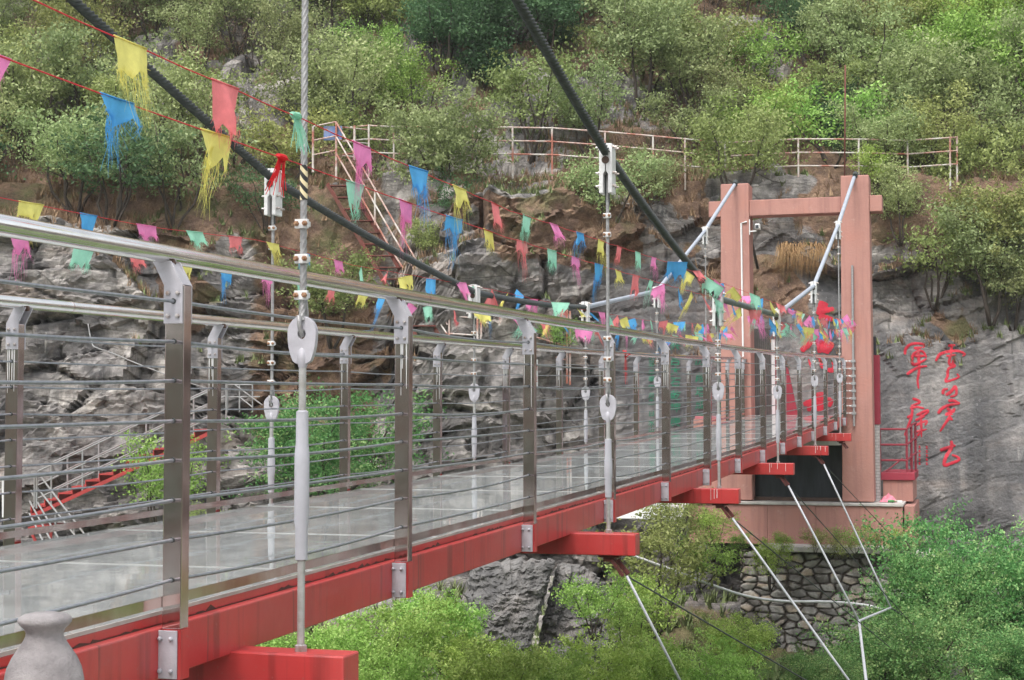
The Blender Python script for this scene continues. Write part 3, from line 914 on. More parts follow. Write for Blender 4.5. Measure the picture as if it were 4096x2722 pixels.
herbs = [(3130, 2110, 'weeds in the middle of the pink base front'), (3260, 2120, 'green weeds right of the middle of the pink base'), (3420, 2050, 'yellowish sapling in front of the pink base'), (3500, 2110, 'yellow-green sapling near the right end of the pink base'),
         (3590, 2080, 'small yellow sapling at the corner of the pink base'), (3620, 2220, 'weeds on the concrete shelf end'), (2950, 2090, 'weeds at the left of the pink base'), (3360, 2180, 'weeds growing out of the wall shelf')]
for i, (a, b_, lb) in enumerate(herbs):
    plant_px('herb', a, b_, 31.75, 100 + 22 * (i % 3), 'leaf_olive' if i % 2 else 'leaf_fresh', 'weed', lb, 'weed', base_z=-2.62 if b_ < 2130 else -2.75, var=i % 3)

# undergrowth: dry grass, litter and small leaves nobody could count
def tufts(name, N, region, mtn, hmin, hmax, seed, wd=.012, bend=.5, gate=None):
    nr_ = np.random.default_rng(seed); V = []; F = []
    k = 0; tries = 0
    while k < N and tries < N * 6:
        tries += 1
        x, y = region(nr_)
        p, nn, i_, d_ = bvh.ray_cast(Vector((x, y, 80)), Vector((0, 0, -1)))
        if p is None or (gate and not gate(p)): continue
        for b_ in range(14):
            a = nr_.random() * 6.28; h = nr_.uniform(hmin, hmax); r0 = nr_.random() * .09
            bx, by = p.x + math.cos(a * 3) * r0, p.y + math.sin(a * 3) * r0
            dx, dy = math.cos(a), math.sin(a)
            t1 = (bx + dx * h * bend, by + dy * h * bend, p.z + h * (1 - bend * .4) - .03)
            o = len(V)
            V += [(bx - dy * wd, by + dx * wd, p.z - .05), (bx + dy * wd, by - dx * wd, p.z - .05), t1]
            F.append((o, o + 1, o + 2))
        k += 1
    mb = MB(); mb.v = V; mb.f = F
    me_ = bpy.data.meshes.new(name); me_.from_pydata(V, [], F); me_.materials.append(M[mtn])
    o = bpy.data.objects.new(name, me_); col.objects.link(o); tag(o, kind='stuff'); return o
M['drygrass'] = simple('dry_grass', (.32, .22, .13), (.20, .12, .075), rough=.9, scale=1.2)
M['greengrass'] = simple('ground_leaves', (.11, .15, .05), (.19, .22, .09), rough=.8, scale=1.5)
tag(tufts('dry_grass', 6500, lambda g: (g.uniform(-13.5, 14.5), g.uniform(35.2, 50)), 'drygrass', .12, .42, 1, gate=lambda p: p.z > 1.2 and vn(np.array([p.x * .6]), np.array([p.y * .6]), seed=77)[0] > .42), 'pale brown dry grass tufts covering the hillside ground', 'grass')
tag(tufts('ground_cover', 5200, lambda g: (g.uniform(-13.5, 14.5), g.uniform(35.2, 52)), 'greengrass', .08, .30, 2, wd=.022, gate=lambda p: p.z > 1.2 and vn(np.array([p.x * .5]), np.array([p.y * .5]), seed=78)[0] > .45), 'low green leafy undergrowth between the hillside shrubs', 'undergrowth')
tag(tufts('bank_undergrowth', 3000, lambda g: (g.uniform(-9, 11), g.uniform(19, 34)), 'greengrass', .15, .45, 3, wd=.03), 'leafy undergrowth on the gorge bank under the bridge', 'undergrowth')

M['joint'] = simple('grey_sealant', (.38, .38, .37), (.27, .27, .26), rough=.8, scale=8)
M['pipe_w'] = simple('pale_sleeve_paint', (.44, .44, .48), (.36, .36, .39), rough=.5, scale=9, bmp=.1)
M['rustred'] = simple('rusty_red_bracket', (.13, .028, .024), (.06, .025, .02), rough=.7, scale=30, bmp=.2)
M['maroon2'] = simple('maroon_panel_paint', (.33, .03, .055), (.27, .03, .05), rough=.55, scale=3)
M['dkgate'] = simple('dark_gate_steel', (.07, .065, .06), (.12, .11, .10), rough=.6, scale=5)
M['pinkcloth'] = simple('pink_fabric', (.62, .15, .22), (.65, .32, .38), rough=.85, scale=7)
M['greenglass'] = simple('green_bottle_glass', (.03, .16, .04), (.06, .22, .06), rough=.15)
def tile_mat():
    m, t, b = mat('white_tiles')
    v = coords(t, (1, 1, 1), (R(90), 0, 0))
    br = node(t, 'ShaderNodeTexBrick'); br.inputs['Scale'].default_value = 4
    br.inputs['Color1'].default_value = (.55, .53, .52, 1); br.inputs['Color2'].default_value = (.48, .46, .45, 1); br.inputs['Mortar'].default_value = (.25, .23, .22, 1)
    t.links.new(v, br.inputs['Vector']); t.links.new(br.outputs[0], b.inputs['Base Color']); b.inputs['Roughness'].default_value = .4
    return m
M['tile'] = tile_mat()
def tape_mat():
    m, t, b = mat('striped_tape')
    wv = node(t, 'ShaderNodeTexWave'); wv.inputs['Scale'].default_value = 12; wv.inputs['Distortion'].default_value = 1.5
    t.links.new(coords(t, (1, 1, 1), (0, R(40), 0)), wv.inputs[0])
    r = ramp(t, wv.outputs[1], [(.45, (.02, .02, .02)), (.55, (.72, .62, .38))]); t.links.new(r.outputs[0], b.inputs['Base Color'])
    return m
M['tape'] = tape_mat()

# ================================================================== THE BRIDGE
HS = [.50, 5.36, 10.42, 15.22, 20.0, 24.85, 29.65]        # stations of the hangers and cross beams
ZCN = [4.55, 3.03, 1.80, 1.17, 1.31, 2.07, 3.60]          # cable heights, near side
ZCF = [4.50, 3.00, 1.74, 1.29, 1.46, 2.05, 3.58]
FO = -WID - .035                                          # centre line of the far posts
END = 33.42
SIDE = {'near': dict(n=-.035, out=1, hn=.17), 'far': dict(n=FO, out=-1, hn=-WID - .205)}

def densify(pts, step):
    out = []
    for a, b in zip(pts[:-1], pts[1:]):
        a, b = Vector(a), Vector(b); k = max(1, int((b - a).length / step))
        out += [a.lerp(b, i / k) for i in range(k)]
    return out + [Vector(pts[-1])]

# ---- deck
deck, dorg = bthing('bridge_deck', 'glass-floored footbridge deck carried on red painted steel beams', 'bridge deck', 0.0)
def strip(mb, n0, n1, zlo, zhi, s0=-2.0, s1=END, step=1.1, f=zb):
    k = int((s1 - s0) / step) + 1; ss = [s0 + (s1 - s0) * i / k for i in range(k + 1)]
    o = len(mb.v)
    for s in ss:
        z = f(s); mb.v += [(n0, s, z + zlo), (n1, s, z + zlo), (n1, s, z + zhi), (n0, s, z + zhi)]
    for i in range(k):
        for q in range(4):
            q2 = (q + 1) % 4
            mb.f.append((o + 4 * i + q, o + 4 * i + q2, o + 4 * i + 4 + q2, o + 4 * i + 4 + q))
    mb.f += [(o, o + 3, o + 2, o + 1), (o + 4 * k, o + 4 * k + 1, o + 4 * k + 2, o + 4 * k + 3)]
    return mb
for n0, n1, sgn in ((-.235, -.077, 1), (-WID + .007, -WID + .165, -1)):
    eb = strip(MB(), n0, n1, 0, .17).build('edge_beam', 'red_edge', deck, dorg, bevel=.006)
    a = -.20 if sgn > 0 else -WID + .05
    st = strip(MB(), a, a + .08, .172, .203).build('upper_flange', 'red', eb, dorg, bevel=.003)
    # ragged rust along the joint between beam and flange
    rm = MB(); rr = random.Random(8); s = -1.0; k = 0
    nn = (-.1195, -.1172) if sgn > 0 else (-WID + .0465, -WID + .049)
    while s < END - .3:
        z = zb(s); h_ = max(.0, rr.gauss(.004, .006)) * (1 if math.sin(s * 2.1) + math.sin(s * 5.3) > -.9 else .1)
        rm.v += [(nn[0], s, z + .169), (nn[1], s, z + .169), (nn[1], s, z + .1722 + h_), (nn[0], s, z + .1722 + h_)]
        if k:
            o_ = 4 * (k - 1)
            for q in range(4): rm.f.append((o_ + q, o_ + (q + 1) % 4, o_ + 4 + (q + 1) % 4, o_ + 4 + q))
        s += rr.uniform(.012, .05); k += 1
    rm.build('rust_seam', 'brown', eb, dorg)
for n0 in (-.78, -1.42):
    strip(MB(), n0 - .04, n0 + .04, .05, .165).build('stringer', 'red', deck, dorg)
JS = [-1.7, .3, 2.2, 4.15, 6.15, 7.75, 9.61] + [9.61 + 1.86 * k for k in range(1, 13)]
JS = [q for q in JS if q < END - .3] + [END]
for s, s2 in zip(JS[:-1], JS[1:]):
    gmb = MB()
    for (a, b) in ((s + .008, s2 - .008),):
        p = []
        for (zz) in (-.022, 0):
            p += [(-WID + .06, a, zd(a) + zz), (-.125, a, zd(a) + zz), (-.125, b, zd(b) + zz), (-WID + .06, b, zd(b) + zz)]
        gmb.hexa(p)
    g = gmb.build('glass_panel', 'glass', deck, dorg)
    MB().hexa([(-WID + .06, s2 - .0045, zd(s2) - .02), (-.125, s2 - .0045, zd(s2) - .02), (-.125, s2 + .0045, zd(s2) - .02), (-WID + .06, s2 + .0045, zd(s2) - .02),
               (-WID + .06, s2 - .0045, zd(s2) + .003), (-.125, s2 - .0045, zd(s2) + .003), (-.125, s2 + .0045, zd(s2) + .003), (-WID + .06, s2 + .0045, zd(s2) + .003)]).build('joint_seal', 'joint', g, dorg)
strip(MB(), -.1235, -.119, .2035, .2165).build('edge_trim', 'concrete', deck, dorg)
strip(MB(), -WID + .045, -WID + .0585, .2035, .2085).build('edge_trim', 'red', deck, dorg)
for j, s in enumerate(HS):
    z = zb(s)
    cb = MB().box((-WID - .44, s - .075, z - .134), (.37, s + .075, z + .012)).build('cross_beam', 'red', deck, dorg, bevel=.007)
    for nn, sg in ((.20, 1), (-WID - .27, -1)):
        b_ = MB()
        b_.box((nn - .09, s - .05, z - .150), (nn + .05, s + .05, z - .136))
        b_.box((nn - .06, s - .035, z - .178), (nn + .02, s + .035, z - .152))
        b_.bar((nn + .03 * sg, s, z - .17), (nn + .11 * sg, s - .02, z - .26), .018, .03)
        b_.bar((nn + .0, s - .03, z - .17), (nn + .08 * sg, s - .05, z - .27), .014, .022)
        b_.build('stay_bracket', M['rustred'] if 'rustred' in M else 'maroon', cb, dorg)
    # white paint runs on the beam faces
    rr = random.Random(j * 5 + 1); dm = MB()
    for k in range(3 + j % 3):
        nn = rr.uniform(.02, .33); L = rr.uniform(.05, .14); wdt = rr.uniform(.003, .006)
        dm.box((nn, s - .0765, z + .008 - L), (nn + wdt, s - .0748, z + .008))
    if j >= 3: dm.build('paint_run', 'white', cb, dorg)

# ---- railings
def rail_point(side, s):
    d = SIDE[side]
    return (d['n'] - d['out'] * .046, s, Hp(s) + .108)
# one post and its fittings, drawn about the post centre, out = +n
def post_meshes(out, seed=0):
    rr = random.Random(seed); o = out
    def X(a, b): return (min(a * o, b * o), max(a * o, b * o))
    body = MB(); x0, x1 = X(-.035, .035); body.box((x0, -.028, .168), (x1, .028, 1.32))
    foot = MB(); x0, x1 = X(-.030, .037); foot.box((x0, -.029, .002), (x1, .031, .1675))
    plate = MB(); x0, x1 = X(-.062, .026); plate.box((x0, -.0365, .004), (x1, -.0295, .164))
    for a in (-.035, .005):
        for z in (.03, .137): plate.bolt((a * o, -.0365, z), .0085, -.010, 'y')
    br = MB()
    poly = [(-.037 * o, 1.19), (.033 * o, 1.19), (.033 * o, 1.320), (-.012 * o, 1.402), (-.080 * o, 1.402), (-.037 * o, 1.320)]
    br.prism(poly, -.0355, -.0285, 'y'); br.prism(poly, .0285, .0355, 'y')
    br.hexa([(min(.026 * o, .0335 * o), -.0284, 1.321), (max(.026 * o, .0335 * o), -.0284, 1.321), (max(.026 * o, .0335 * o), .0284, 1.321), (min(.026 * o, .0335 * o), .0284, 1.321),
             (-.020 * o - .004, -.0284, 1.398), (-.020 * o + .004, -.0284, 1.398), (-.020 * o + .004, .0284, 1.398), (-.020 * o - .004, .0284, 1.398)])
    bo = MB()
    for a in (-.020, .016):
        for z in (1.215, 1.292): bo.bolt((a * o, -.0355, z), .0085, -.009, 'y')
    weld = MB()
    for k in range(5):
        weld.lathe(((-.070 + .012 * k) * o, 0, 1.398), [(.009, -.012), (.012, 0), (.006, .012)], 6)
    dr = MB()
    for k in range(rr.choice((2, 3, 3, 4))):
        a = (-.033 + .062 * rr.random()) * o; L = rr.uniform(.08, .36); wt = rr.uniform(.002, .0045)
        dr.add([(a - wt, -.0292, 1.195), (a + wt, -.0292, 1.195), (a + wt * .3, -.0292, 1.19 - L), (a - wt * .3, -.0292, 1.19 - L),
                (a - wt, -.0278, 1.195), (a + wt, -.0278, 1.195), (a + wt * .3, -.0278, 1.19 - L), (a - wt * .3, -.0278, 1.19 - L)],
               [(0, 3, 2, 1), (4, 5, 6, 7), (0, 1, 5, 4), (1, 2, 6, 5), (2, 3, 7, 6), (3, 0, 4, 7)])
    cap = MB(); x0, x1 = X(.028, .0352); cap.box((x0, -.0282, 1.315), (x1, .0282, 1.324))
    return body, foot, plate, br, bo, weld, dr
g__ = MB().lathe((0, 0, 0), [(.0095, -.001), (.0095, .003)], 12, 'y').build('rope_grommet', 'dark', None); GRM = g__.data; bpy.data.objects.remove(g__)
for side in ('near', 'far'):
    d = SIDE[side]; o = d['out']
    lab = 'right-hand' if side == 'near' else 'left-hand'
    rt, ro = bthing('railing', ('near stainless steel bridge railing with round handrail and eight wire ropes' if side == 'near' else 'far stainless steel bridge railing with round handrail, beyond the glass deck'), 'railing', A0 - 2 * SP, d['n'], None)
    # handrail
    pts = []; s = -2.6
    while s < END + .25:
        pts.append(rail_point(side, s)); s += .55
    pts.append(rail_point(side, END + .05))
    hr = MB().tube(pts, .0320, 24).build('handrail', 'steel', rt, ro, smooth=True)
    for t in range(-1, 14, 2):
        q = A0 + SP * t + .42
        if q > END: continue
        p, p2 = Vector(rail_point(side, q)), Vector(rail_point(side, q + .012))
        MB().tube([p, p2], .0328, 24).build('weld_seam', 'post', hr, ro, smooth=True)
    protos = []
    for v in range(4):
        body, foot, plate, br, bo, weld, dr = post_meshes(o, v)
        protos.append([body.build('post', 'post', rt, smooth=False, bevel=.003), foot.build('foot', 'red', None), plate.build('base_plate', 'silver', None, bevel=.002),
                       br.build('bracket', 'silver', None, bevel=.0015), bo.build('bolt', 'bolt', None), weld.build('weld', 'brown', None), dr.build('sealant_drip', 'white', None)])
    for t in range(-2, 14):
        s = A0 + SP * t; v = (t * 3 + (side == 'far')) % 4
        src = protos[v]; objs = []
        for k, so in enumerate(src):
            if k == 6 and side == 'near' and t == 0: continue
            c = so.copy(); col.objects.link(c); objs.append(c)
            if k: c.parent = objs[0]; c.location = (0, 0, 0)
        objs[0].parent = rt
        objs[0].location = (0, s - ro[1], zb(s) - ro[2])
        if -1 <= t <= 5:
            for dz in (-.055, -.19, -.322, -.458, -.589, -.723, -.856, -.989):
                g_ = bpy.data.objects.new('rope_grommet', GRM); col.objects.link(g_); g_.parent = objs[0]; g_.location = (0, -.0385 if dz > -.1 else -.0305, 1.32 + dz)
    for p in protos:
        for so in p: bpy.data.objects.remove(so)
    # eight wire ropes and the flat bar
    for k, dz in enumerate((-.055, -.19, -.322, -.458, -.589, -.723, -.856, -.989)):
        pts = []; s = -2.2; rr = random.Random(k + (50 if o < 0 else 0))
        while s < END + .01:
            f = (s - A0) / SP; fr = f - math.floor(f); sag = rr.uniform(.0, .0) + .010 * (1 + .8 * math.sin(k * 2.1 + math.floor(f) * 1.7)) * 4 * fr * (1 - fr)
            pts.append((d['n'], s, Hp(s) + dz - sag))
            near_ = s < 10.5
            s += .06 if near_ else .18
        fine_ = MB()
        # twisted lay on the near metres, plain beyond
        kk = next((i for i, p in enumerate(pts) if p[1] > 8.5), len(pts))
        if side == 'near':
            fine_.tube(pts[:kk + 1], .0062, 10)
            fine_.tube(pts[kk:], .0058, 6)
        else:
            fine_.tube(pts[::1], .0055, 6)
        fine_.build('wire_rope', 'galv', rt, ro, smooth='all')
    bar_n = d['n'] - o * .038
    strip(MB(), bar_n - .003, bar_n + .003, -1.080, -1.045, -2.2, END, 1.1, Hp).build('kick_bar', 'post', rt, ro)

# ---- main cables
for side, ZC in (('near', ZCN), ('far', ZCF)):
    d = SIDE[side]; n_ = d['hn']
    e, eo = bthing('main_cable', ('near main suspension cable, dark twisted rope turning into grey pipe before the tower' if side == 'near' else 'far main suspension cable, dark twisted rope turning into grey pipe'), 'cable', HS[0], n_, ZC[0])
    tw = n_ if side == 'far' else n_
    cut = 3 if side == 'near' else 4
    P = [(n_, s, z) for s, z in zip(HS, ZC)]
    P = [(n_, -4.4, ZC[0] + 1.75)] + P
    tn = .20 if side == 'near' else -2.31
    top = (tn, 33.62, 5.10 if side == 'near' else 5.05)
    fine_ = densify(P[:2], .2)[:-1] + densify(P[1:cut + 2], .0065)
    # a little slack between clamps
    def slack(pts):
        out = []
        for p in pts:
            j = max([i for i, h in enumerate(HS) if h <= p.y] or [-1])
            a = HS[j] if j >= 0 else -4.4; b = HS[j + 1] if j + 1 < len(HS) else 33.6
            f = (p.y - a) / (b - a); out.append(Vector((p.x, p.y, p.z - .035 * 4 * f * (1 - f))))
        return out
    m = MB().tube(slack(fine_), .0272, 24, lobes=6, twist=-24, lobe=.20)
    m.build('wire_cable', 'dark', e, eo, smooth='all')
    if side == 'near':
        MB().tube([Vector(P[4]), Vector(P[5])], .033, 12).build('sheath', 'pipe_dk', e, eo, smooth=True)
        for a, b in ((5, 6), (6, 7)): MB().tube([Vector(P[a]), Vector(P[b])], .033, 12).build('sheath', 'pipe', e, eo, smooth=True)
    else:
        for a, b in ((5, 6), (6, 7)): MB().tube([Vector(P[a]), Vector(P[b])], .033, 12).build('sheath', 'pipe', e, eo, smooth=True)
    MB().tube([Vector(P[7]), Vector(top)], .038, 12).build('sheath', 'pipe', e, eo, smooth=True)
    MB().tube([Vector(top), Vector(top) + Vector((0, .5, -.02)), (tn, 37.5, 3.4)], .036, 12).build('back_stay', 'dark', e, eo, smooth=True)

# ---- hangers
CB = {}
for sg in (-1, 1):
    t__ = MB().lathe((0, 0, 0), [(.011, 0), (.011, sg * .010), (.007, sg * .012), (.007, sg * .028)], 6, 'x').build('clamp_bolt', 'bolt', None)
    CB[sg] = t__.data; bpy.data.objects.remove(t__)
HN = [(1.05, 1.0), (1.05, 1.0), (.755, .82), (.85, .86), (.80, .8), (.92, .9), (.93, .8)]
names_n = ['hanger behind the camera on the near cable', 'nearest wire hanger, thick rope with big teardrop eye plate in front of the deck', 'second wire hanger on the near side, white clamp on the steep dark cable',
           'third wire hanger on the near side, clamp where the dark cable bottoms out', 'fourth wire hanger on the near side, clamp where dark pipe meets pale pipe', 'fifth wire hanger on the near side, on the rising pale pipe', 'last wire hanger on the near side, beside the right tower column']
names_f = ['hanger behind the camera on the far cable', 'nearest far-side wire hanger, outside the left edge of the view', 'far-side wire hanger under the white clamp on the left dark cable', 'far-side wire hanger with its clamp hidden among flags at mid-span',
           'far-side wire hanger where the dark rope meets the pale pipe', 'far-side wire hanger on the pale rising pipe, left of the tower', 'far-side wire hanger beside the left tower column']
for side, ZC in (('near', ZCN), ('far', ZCF)):
    d = SIDE[side]; n_ = d['hn']
    for j, s in enumerate(HS):
        if j == 0: continue
        z0 = zb(s) + .012; pb, _ = HN[j]; zc = ZC[j]
        e, eo = bthing('hanger', (names_n if side == 'near' else names_f)[j], 'hanger', s, n_, z0, 'wire hangers holding up the deck')
        def bd(mb, nm, mt, par=None, **k): return mb.build(nm, mt, par or e, eo, **k)
        thr = MB(); th = z0 + .02
        zz = th; prof = []
        hi = z0 + .34 * pb / 1.05
        k = 0
        while zz < hi: prof.append((.0150 if k % 2 else .0128, zz)); zz += .0045; k += 1
        bd(MB().lathe((n_, s, 0), prof, 12), 'threaded_rod', 'thread', smooth='all')
        bd(MB().lathe((n_, s, 0), [(.024, z0 + .0), (.024, z0 + .022), (.015, z0 + .026)], 6), 'nut', 'bolt')
        lo2, hi2 = hi - .01, z0 + .88 * pb / 1.05
        bd(MB().lathe((n_, s, 0), [(.017, lo2), (.0225, lo2 + .004), (.0235, lo2 + .12), (.0275, lo2 + .15), (.0275, hi2 - .16), (.0235, hi2 - .12), (.0225, hi2 - .004), (.016, hi2)], 18), 'tension_sleeve', 'pipe_w', smooth=True)
        zz = hi2 - .005; prof = []; k = 0
        while zz < z0 + pb: prof.append((.0150 if k % 2 else .0128, zz)); zz += .0045; k += 1
        prof.append((.0128, z0 + pb + .01))
        bd(MB().lathe((n_, s, 0), prof, 12), 'threaded_rod', 'thread', smooth='all')
        # teardrop eye plate with its hole
        pz = z0 + pb; H = .18; out_, inn = [], []
        K = 28
        for q in range(K):
            a = 2 * math.pi * q / K - math.pi / 2
            cx, cz = math.cos(a), math.sin(a)
            R_ = .057
            x, z = R_ * cx, pz + H - .062 + R_ * cz * 1.05
            if cz < 0:
                f = -cz; x = cx * R_ * (1 - .02) if abs(cx) > .0 else 0; z = pz + H - .062 - f * (H - .062)
                x = math.copysign(.027 + (R_ - .027) * (1 - f ** 2.2) ** .8, cx) if f < .97 else (cx * .1)
            out_.append((x, z)); inn.append((.0155 * cx, pz + H - .068 + .019 * cz))
        mb = MB(); t_ = .012
        for yy in (-t_, t_):
            for (x, z) in out_: mb.v.append((n_ + x, s + yy, z))
            for (x, z) in inn: mb.v.append((n_ + x, s + yy, z))
        for q in range(K):
            q2 = (q + 1) % K
            mb.f += [(q, q2, K + q2, K + q), (2 * K + q2, 2 * K + q, 3 * K + q, 3 * K + q2), (q2, q, 2 * K + q, 2 * K + q2), (K + q, K + q2, 3 * K + q2, 3 * K + q)]
        ep = bd(mb, 'eye_plate', 'silver', bevel=.002)
        bd(MB().lathe((n_, s, 0), [(.015, pz - .012), (.021, pz + .01), (.019, pz + .05), (.004, pz + .075)], 12), 'socket', 'silver', ep, smooth=True)
        # loop of rope through the eye and the rope up to the clamp
        eye = pz + H - .070
        rp = MB()
        rp.tube([(n_ - .004, s - .03, eye + .07), (n_ - .003, s - .024, eye + .03), (n_, s - .006, eye - .006), (n_ + .002, s + .012, eye), (n_ + .003, s + .024, eye + .03), (n_ + .004, s + .024, eye + .08), (n_ + .002, s + .012, eye + .14)], .0085, 8, lobes=5, twist=12)
        zt_ = zc - .12
        path = densify([(n_, s - .012, eye + .05), (n_, s, eye + .12), (n_, s, zt_)], .0045 if (j == 1 and side == 'near') else .1)
        rp.tube(path, .0115, 18 if j == 1 else 8, lobes=5 if (j == 1 and side == 'near') else 0, twist=42, lobe=.20)
        bd(rp, 'wire_rope', 'hang', smooth='all')
        zs = [z0 + pb + .275 + .14 * q for q in range(3)] if j <= 2 or side == 'far' else [z0 + pb + .25 + .14 * q for q in range(min(6, max(3, int((zc - z0 - pb - .7) / .16))))]
        if j == 1: zs = [z0 + pb + .255, z0 + pb + .39, z0 + pb + .52]
        for zq in list(zs) + ([zc - .36, zc - .50] if zc - z0 > 2.3 and side == 'far' else ([zc - .42, zc - .55] if j >= 2 else [])):
            if zq > zc - .3: continue
            c = MB(); c.box((n_ - .026, s - .024, zq - .017), (n_ + .026, s - .008, zq + .017))
            c.box((n_ - .022, s - .005, zq - .010), (n_ + .022, s + .016, zq + .010))
            cc_ = bd(c, 'rope_clip', 'white', bevel=.002)
            c = MB()
            for a in (-.017, .017):
                c.lathe((n_ + a, s - .024, zq), [(.010, 0), (.010, -.010), (.006, -.012), (.006, -.018)], 6, 'y')
            bd(c, 'clip_nut', 'rust', cc_)
        if j == 1 and side == 'near':
            tp = MB(); tp.tube([(n_, s, z0 + 1.66), (n_, s, z0 + 1.73), (n_, s, z0 + 1.79)], [.0145, .0155, .0135], 10)
            bd(tp, 'wrapped_tape', M['tape'], smooth=True)
        # clamp on the main cable
        sl = (ZC[min(j + 1, 6)] - ZC[j - 1]) / (HS[min(j + 1, 6)] - HS[j - 1])
        for a, b in ((-.045, -.003), (.003, .045)):
            cm_ = MB()
            zt1, zb1 = zc + .07, zc - .27
            if a < 0: poly = [(a, zb1), (a + .028, zb1), (a + .028, zb1 + .13), (b, zb1 + .15), (b, zt1), (a, zt1 - .004)]
            else: poly = [(b, zb1), (b - .028, zb1), (b - .028, zb1 + .13), (a, zb1 + .15), (a, zt1), (b, zt1 - .004)]
            cm_.prism([(n_ + x, z) for x, z in poly], s - .06, s + .06, 'y')
            cm_.build('cable_clamp', 'white', e, eo, bevel=.003)
        bd(MB().lathe((n_, s - .062, zc - .045), [(.026, -.002), (.026, .004)], 16, 'y'), 'rubber_liner', 'brown')
        bd(MB().bar((n_, s, zc - .14), (n_, s, zc - .33), .016, .03), 'hook_bar', 'dark')
        for zq in (zc + .045, zc - .13, zc - .22):
            for yy in (-.035, .035):
                for sg in (-1, 1):
                    bo_ = bpy.data.objects.new('clamp_bolt', CB[sg]); col.objects.link(bo_); bo_.parent = e
                    bo_.location = (sg * .045, yy, zq - eo[2])

# ---- tower at the far end of the bridge
TS = 33.50
tw, to = bthing('bridge_tower', 'salmon pink concrete portal tower with two columns and one crossbar', 'bridge tower', TS, -1.05, -1.75)
def col_(n0, n1, ztop, nm='column'):
    mb = MB(); p = []
    for z, e_ in ((-1.72, .035), (ztop, 0)):
        p += [(n0 - e_, TS - .0, z), (n1 + e_, TS - .0, z), (n1 + e_, TS + .60, z), (n0 - e_, TS + .60, z)]
    mb.hexa(p); return mb.build(nm, 'plaster', tw, to, bevel=.02)
col_(-.08, .50, 5.10); col_(-2.61, -2.01, 5.03)
for a, b in ((-2.88, -2.612), (-2.008, -.082), (.502, .76)):
    MB().box((a, TS + .05, 4.33), (b, TS + .50, 4.67)).build('crossbar', 'plaster', tw, to, bevel=.015)
for nn, z in ((.22, 5.10), (-2.30, 5.03)):
    MB().tube([(nn, TS - .03, z - .02), (nn, TS + .1, z + .045), (nn, TS + .5, z + .05), (nn, TS + .66, z - .01)], .055, 10).build('saddle', 'dark', tw, to, smooth=True)
# plinth, opening and landing belong to the abutment
ab, ao = bthing('abutment', 'pink rendered abutment with dark recess and pale coping under the tower', 'abutment', TS, -1.0, -2.5)
for a, b in ((-3.3, -2.9), (-2.895, -1.65), (-1.645, -.65), (-.645, .35), (.355, 1.11)):
    MB().box((a, TS - .16, -2.62), (b, TS + 3.0, -1.80)).build('plinth', 'plaster', ab, ao, bevel=.006)
MB().box((-3.32, TS - .20, -1.798), (1.13, TS + 3.0, -1.74)).build('coping', 'concrete', ab, ao, bevel=.01)
MB().box((-1.98, TS + .42, -1.738), (-.13, TS + .50, -.56)).build('dark_shade_panel', 'dkpanel', ab, ao)  # near-black sheet painted as the shade inside the open recess
MB().box((-1.98, TS + .30, -1.738), (-.13, TS + .42, -1.66)).build('recess_sill', 'brown', ab, ao)
MB().box((-1.98, TS + .02, -.555), (-.13, TS + .62, -.42)).build('lintel', 'concrete', ab, ao, bevel=.01)
MB().box((-3.25, TS + .15, -1.738), (-2.70, TS + .3, .0)).build('side_wall', 'plaster', ab, ao)
MB().box((-3.3, TS + .62, -.05), (.15, TS + 3.6, .06)).build('landing_slab', 'pinktop', ab, ao, bevel=.01)
MB().box((-2.0, TS - .06, .0), (-.12, TS + .615, .055)).build('threshold', 'pinktop', ab, ao)
# shelf of concrete in front of the plinth
sh, so_ = bthing('concrete_shelf', 'weathered concrete shelf capping the rubble wall', 'concrete ledge', TS, -.5, -2.75)
MB().box((-1.75, TS - .85, -2.72), (.95, TS + .2, -2.60)).build('slab', 'concrete', sh, so_, bevel=.02)
MB().box((1.0, TS - .75, -2.95), (1.9, TS + .8, -2.70)).build('slab', 'concrete', sh, so_, bevel=.03)
wl_, wo_ = bthing('white_ledge', 'bright white concrete ledge at the bank left of the abutment', 'ledge', TS - .6, -4.6, -2.3)
MB().box((-5.6, TS - .5, -2.13), (-3.75, TS + .9, -1.86)).build('slab', 'signwhite', wl_, wo_, bevel=.02)
MB().box((-3.70, TS - .45, -2.15), (-3.35, TS + .9, -1.82)).build('end_block', 'concrete', wl_, wo_, bevel=.02)
# maroon terrace right of the tower
te, teo = bthing('terrace', 'raised maroon-topped platform right of the right tower column', 'platform', 35.0, 1.0, -1.8)
MB().box((.62, TS + .95, -1.30), (1.32, TS + 3.3, -1.14)).build('deck_slab', 'maroon2', te, teo, bevel=.01)
MB().box((.66, TS + 1.0, -1.75), (1.28, TS + 3.2, -1.302)).build('front_wall', 'plaster', te, teo, bevel=.01)
MB().box((1.14, TS - .05, -2.62), (1.34, TS + 3.0, -1.80)).build('side_wall', 'plaster', te, teo)
rl, rlo = bthing('terrace_railing', 'dark red tubular railing on the platform beside the tower', 'railing', 35.0, 1.0, -1.14)
for z in (-.22, -.55, -.88):
    MB().tube([(.58, TS + 1.0, z), (1.16, TS + 1.0, z), (1.30, TS + 2.0, z + .13), (1.30, TS + 3.1, z + .13)], .022, 8).build('rail', 'maroon', rl, rlo, smooth=True)
for (a, b) in ((1.16, TS + 1.02), (1.24, TS + 1.5), (1.30, TS + 2.2), (.60, TS + 1.04)):
    MB().tube([(a, b, -1.14), (a, b, -.20 if b < TS + 1.1 else -.10)], .026, 8).build('rail_post', 'maroon', rl, rlo, smooth=True)
MB().tube([(.7, TS + 1.6, -1.13), (1.05, TS + 1.7, -.85)], .018, 6).build('brace', 'maroon', rl, rlo)
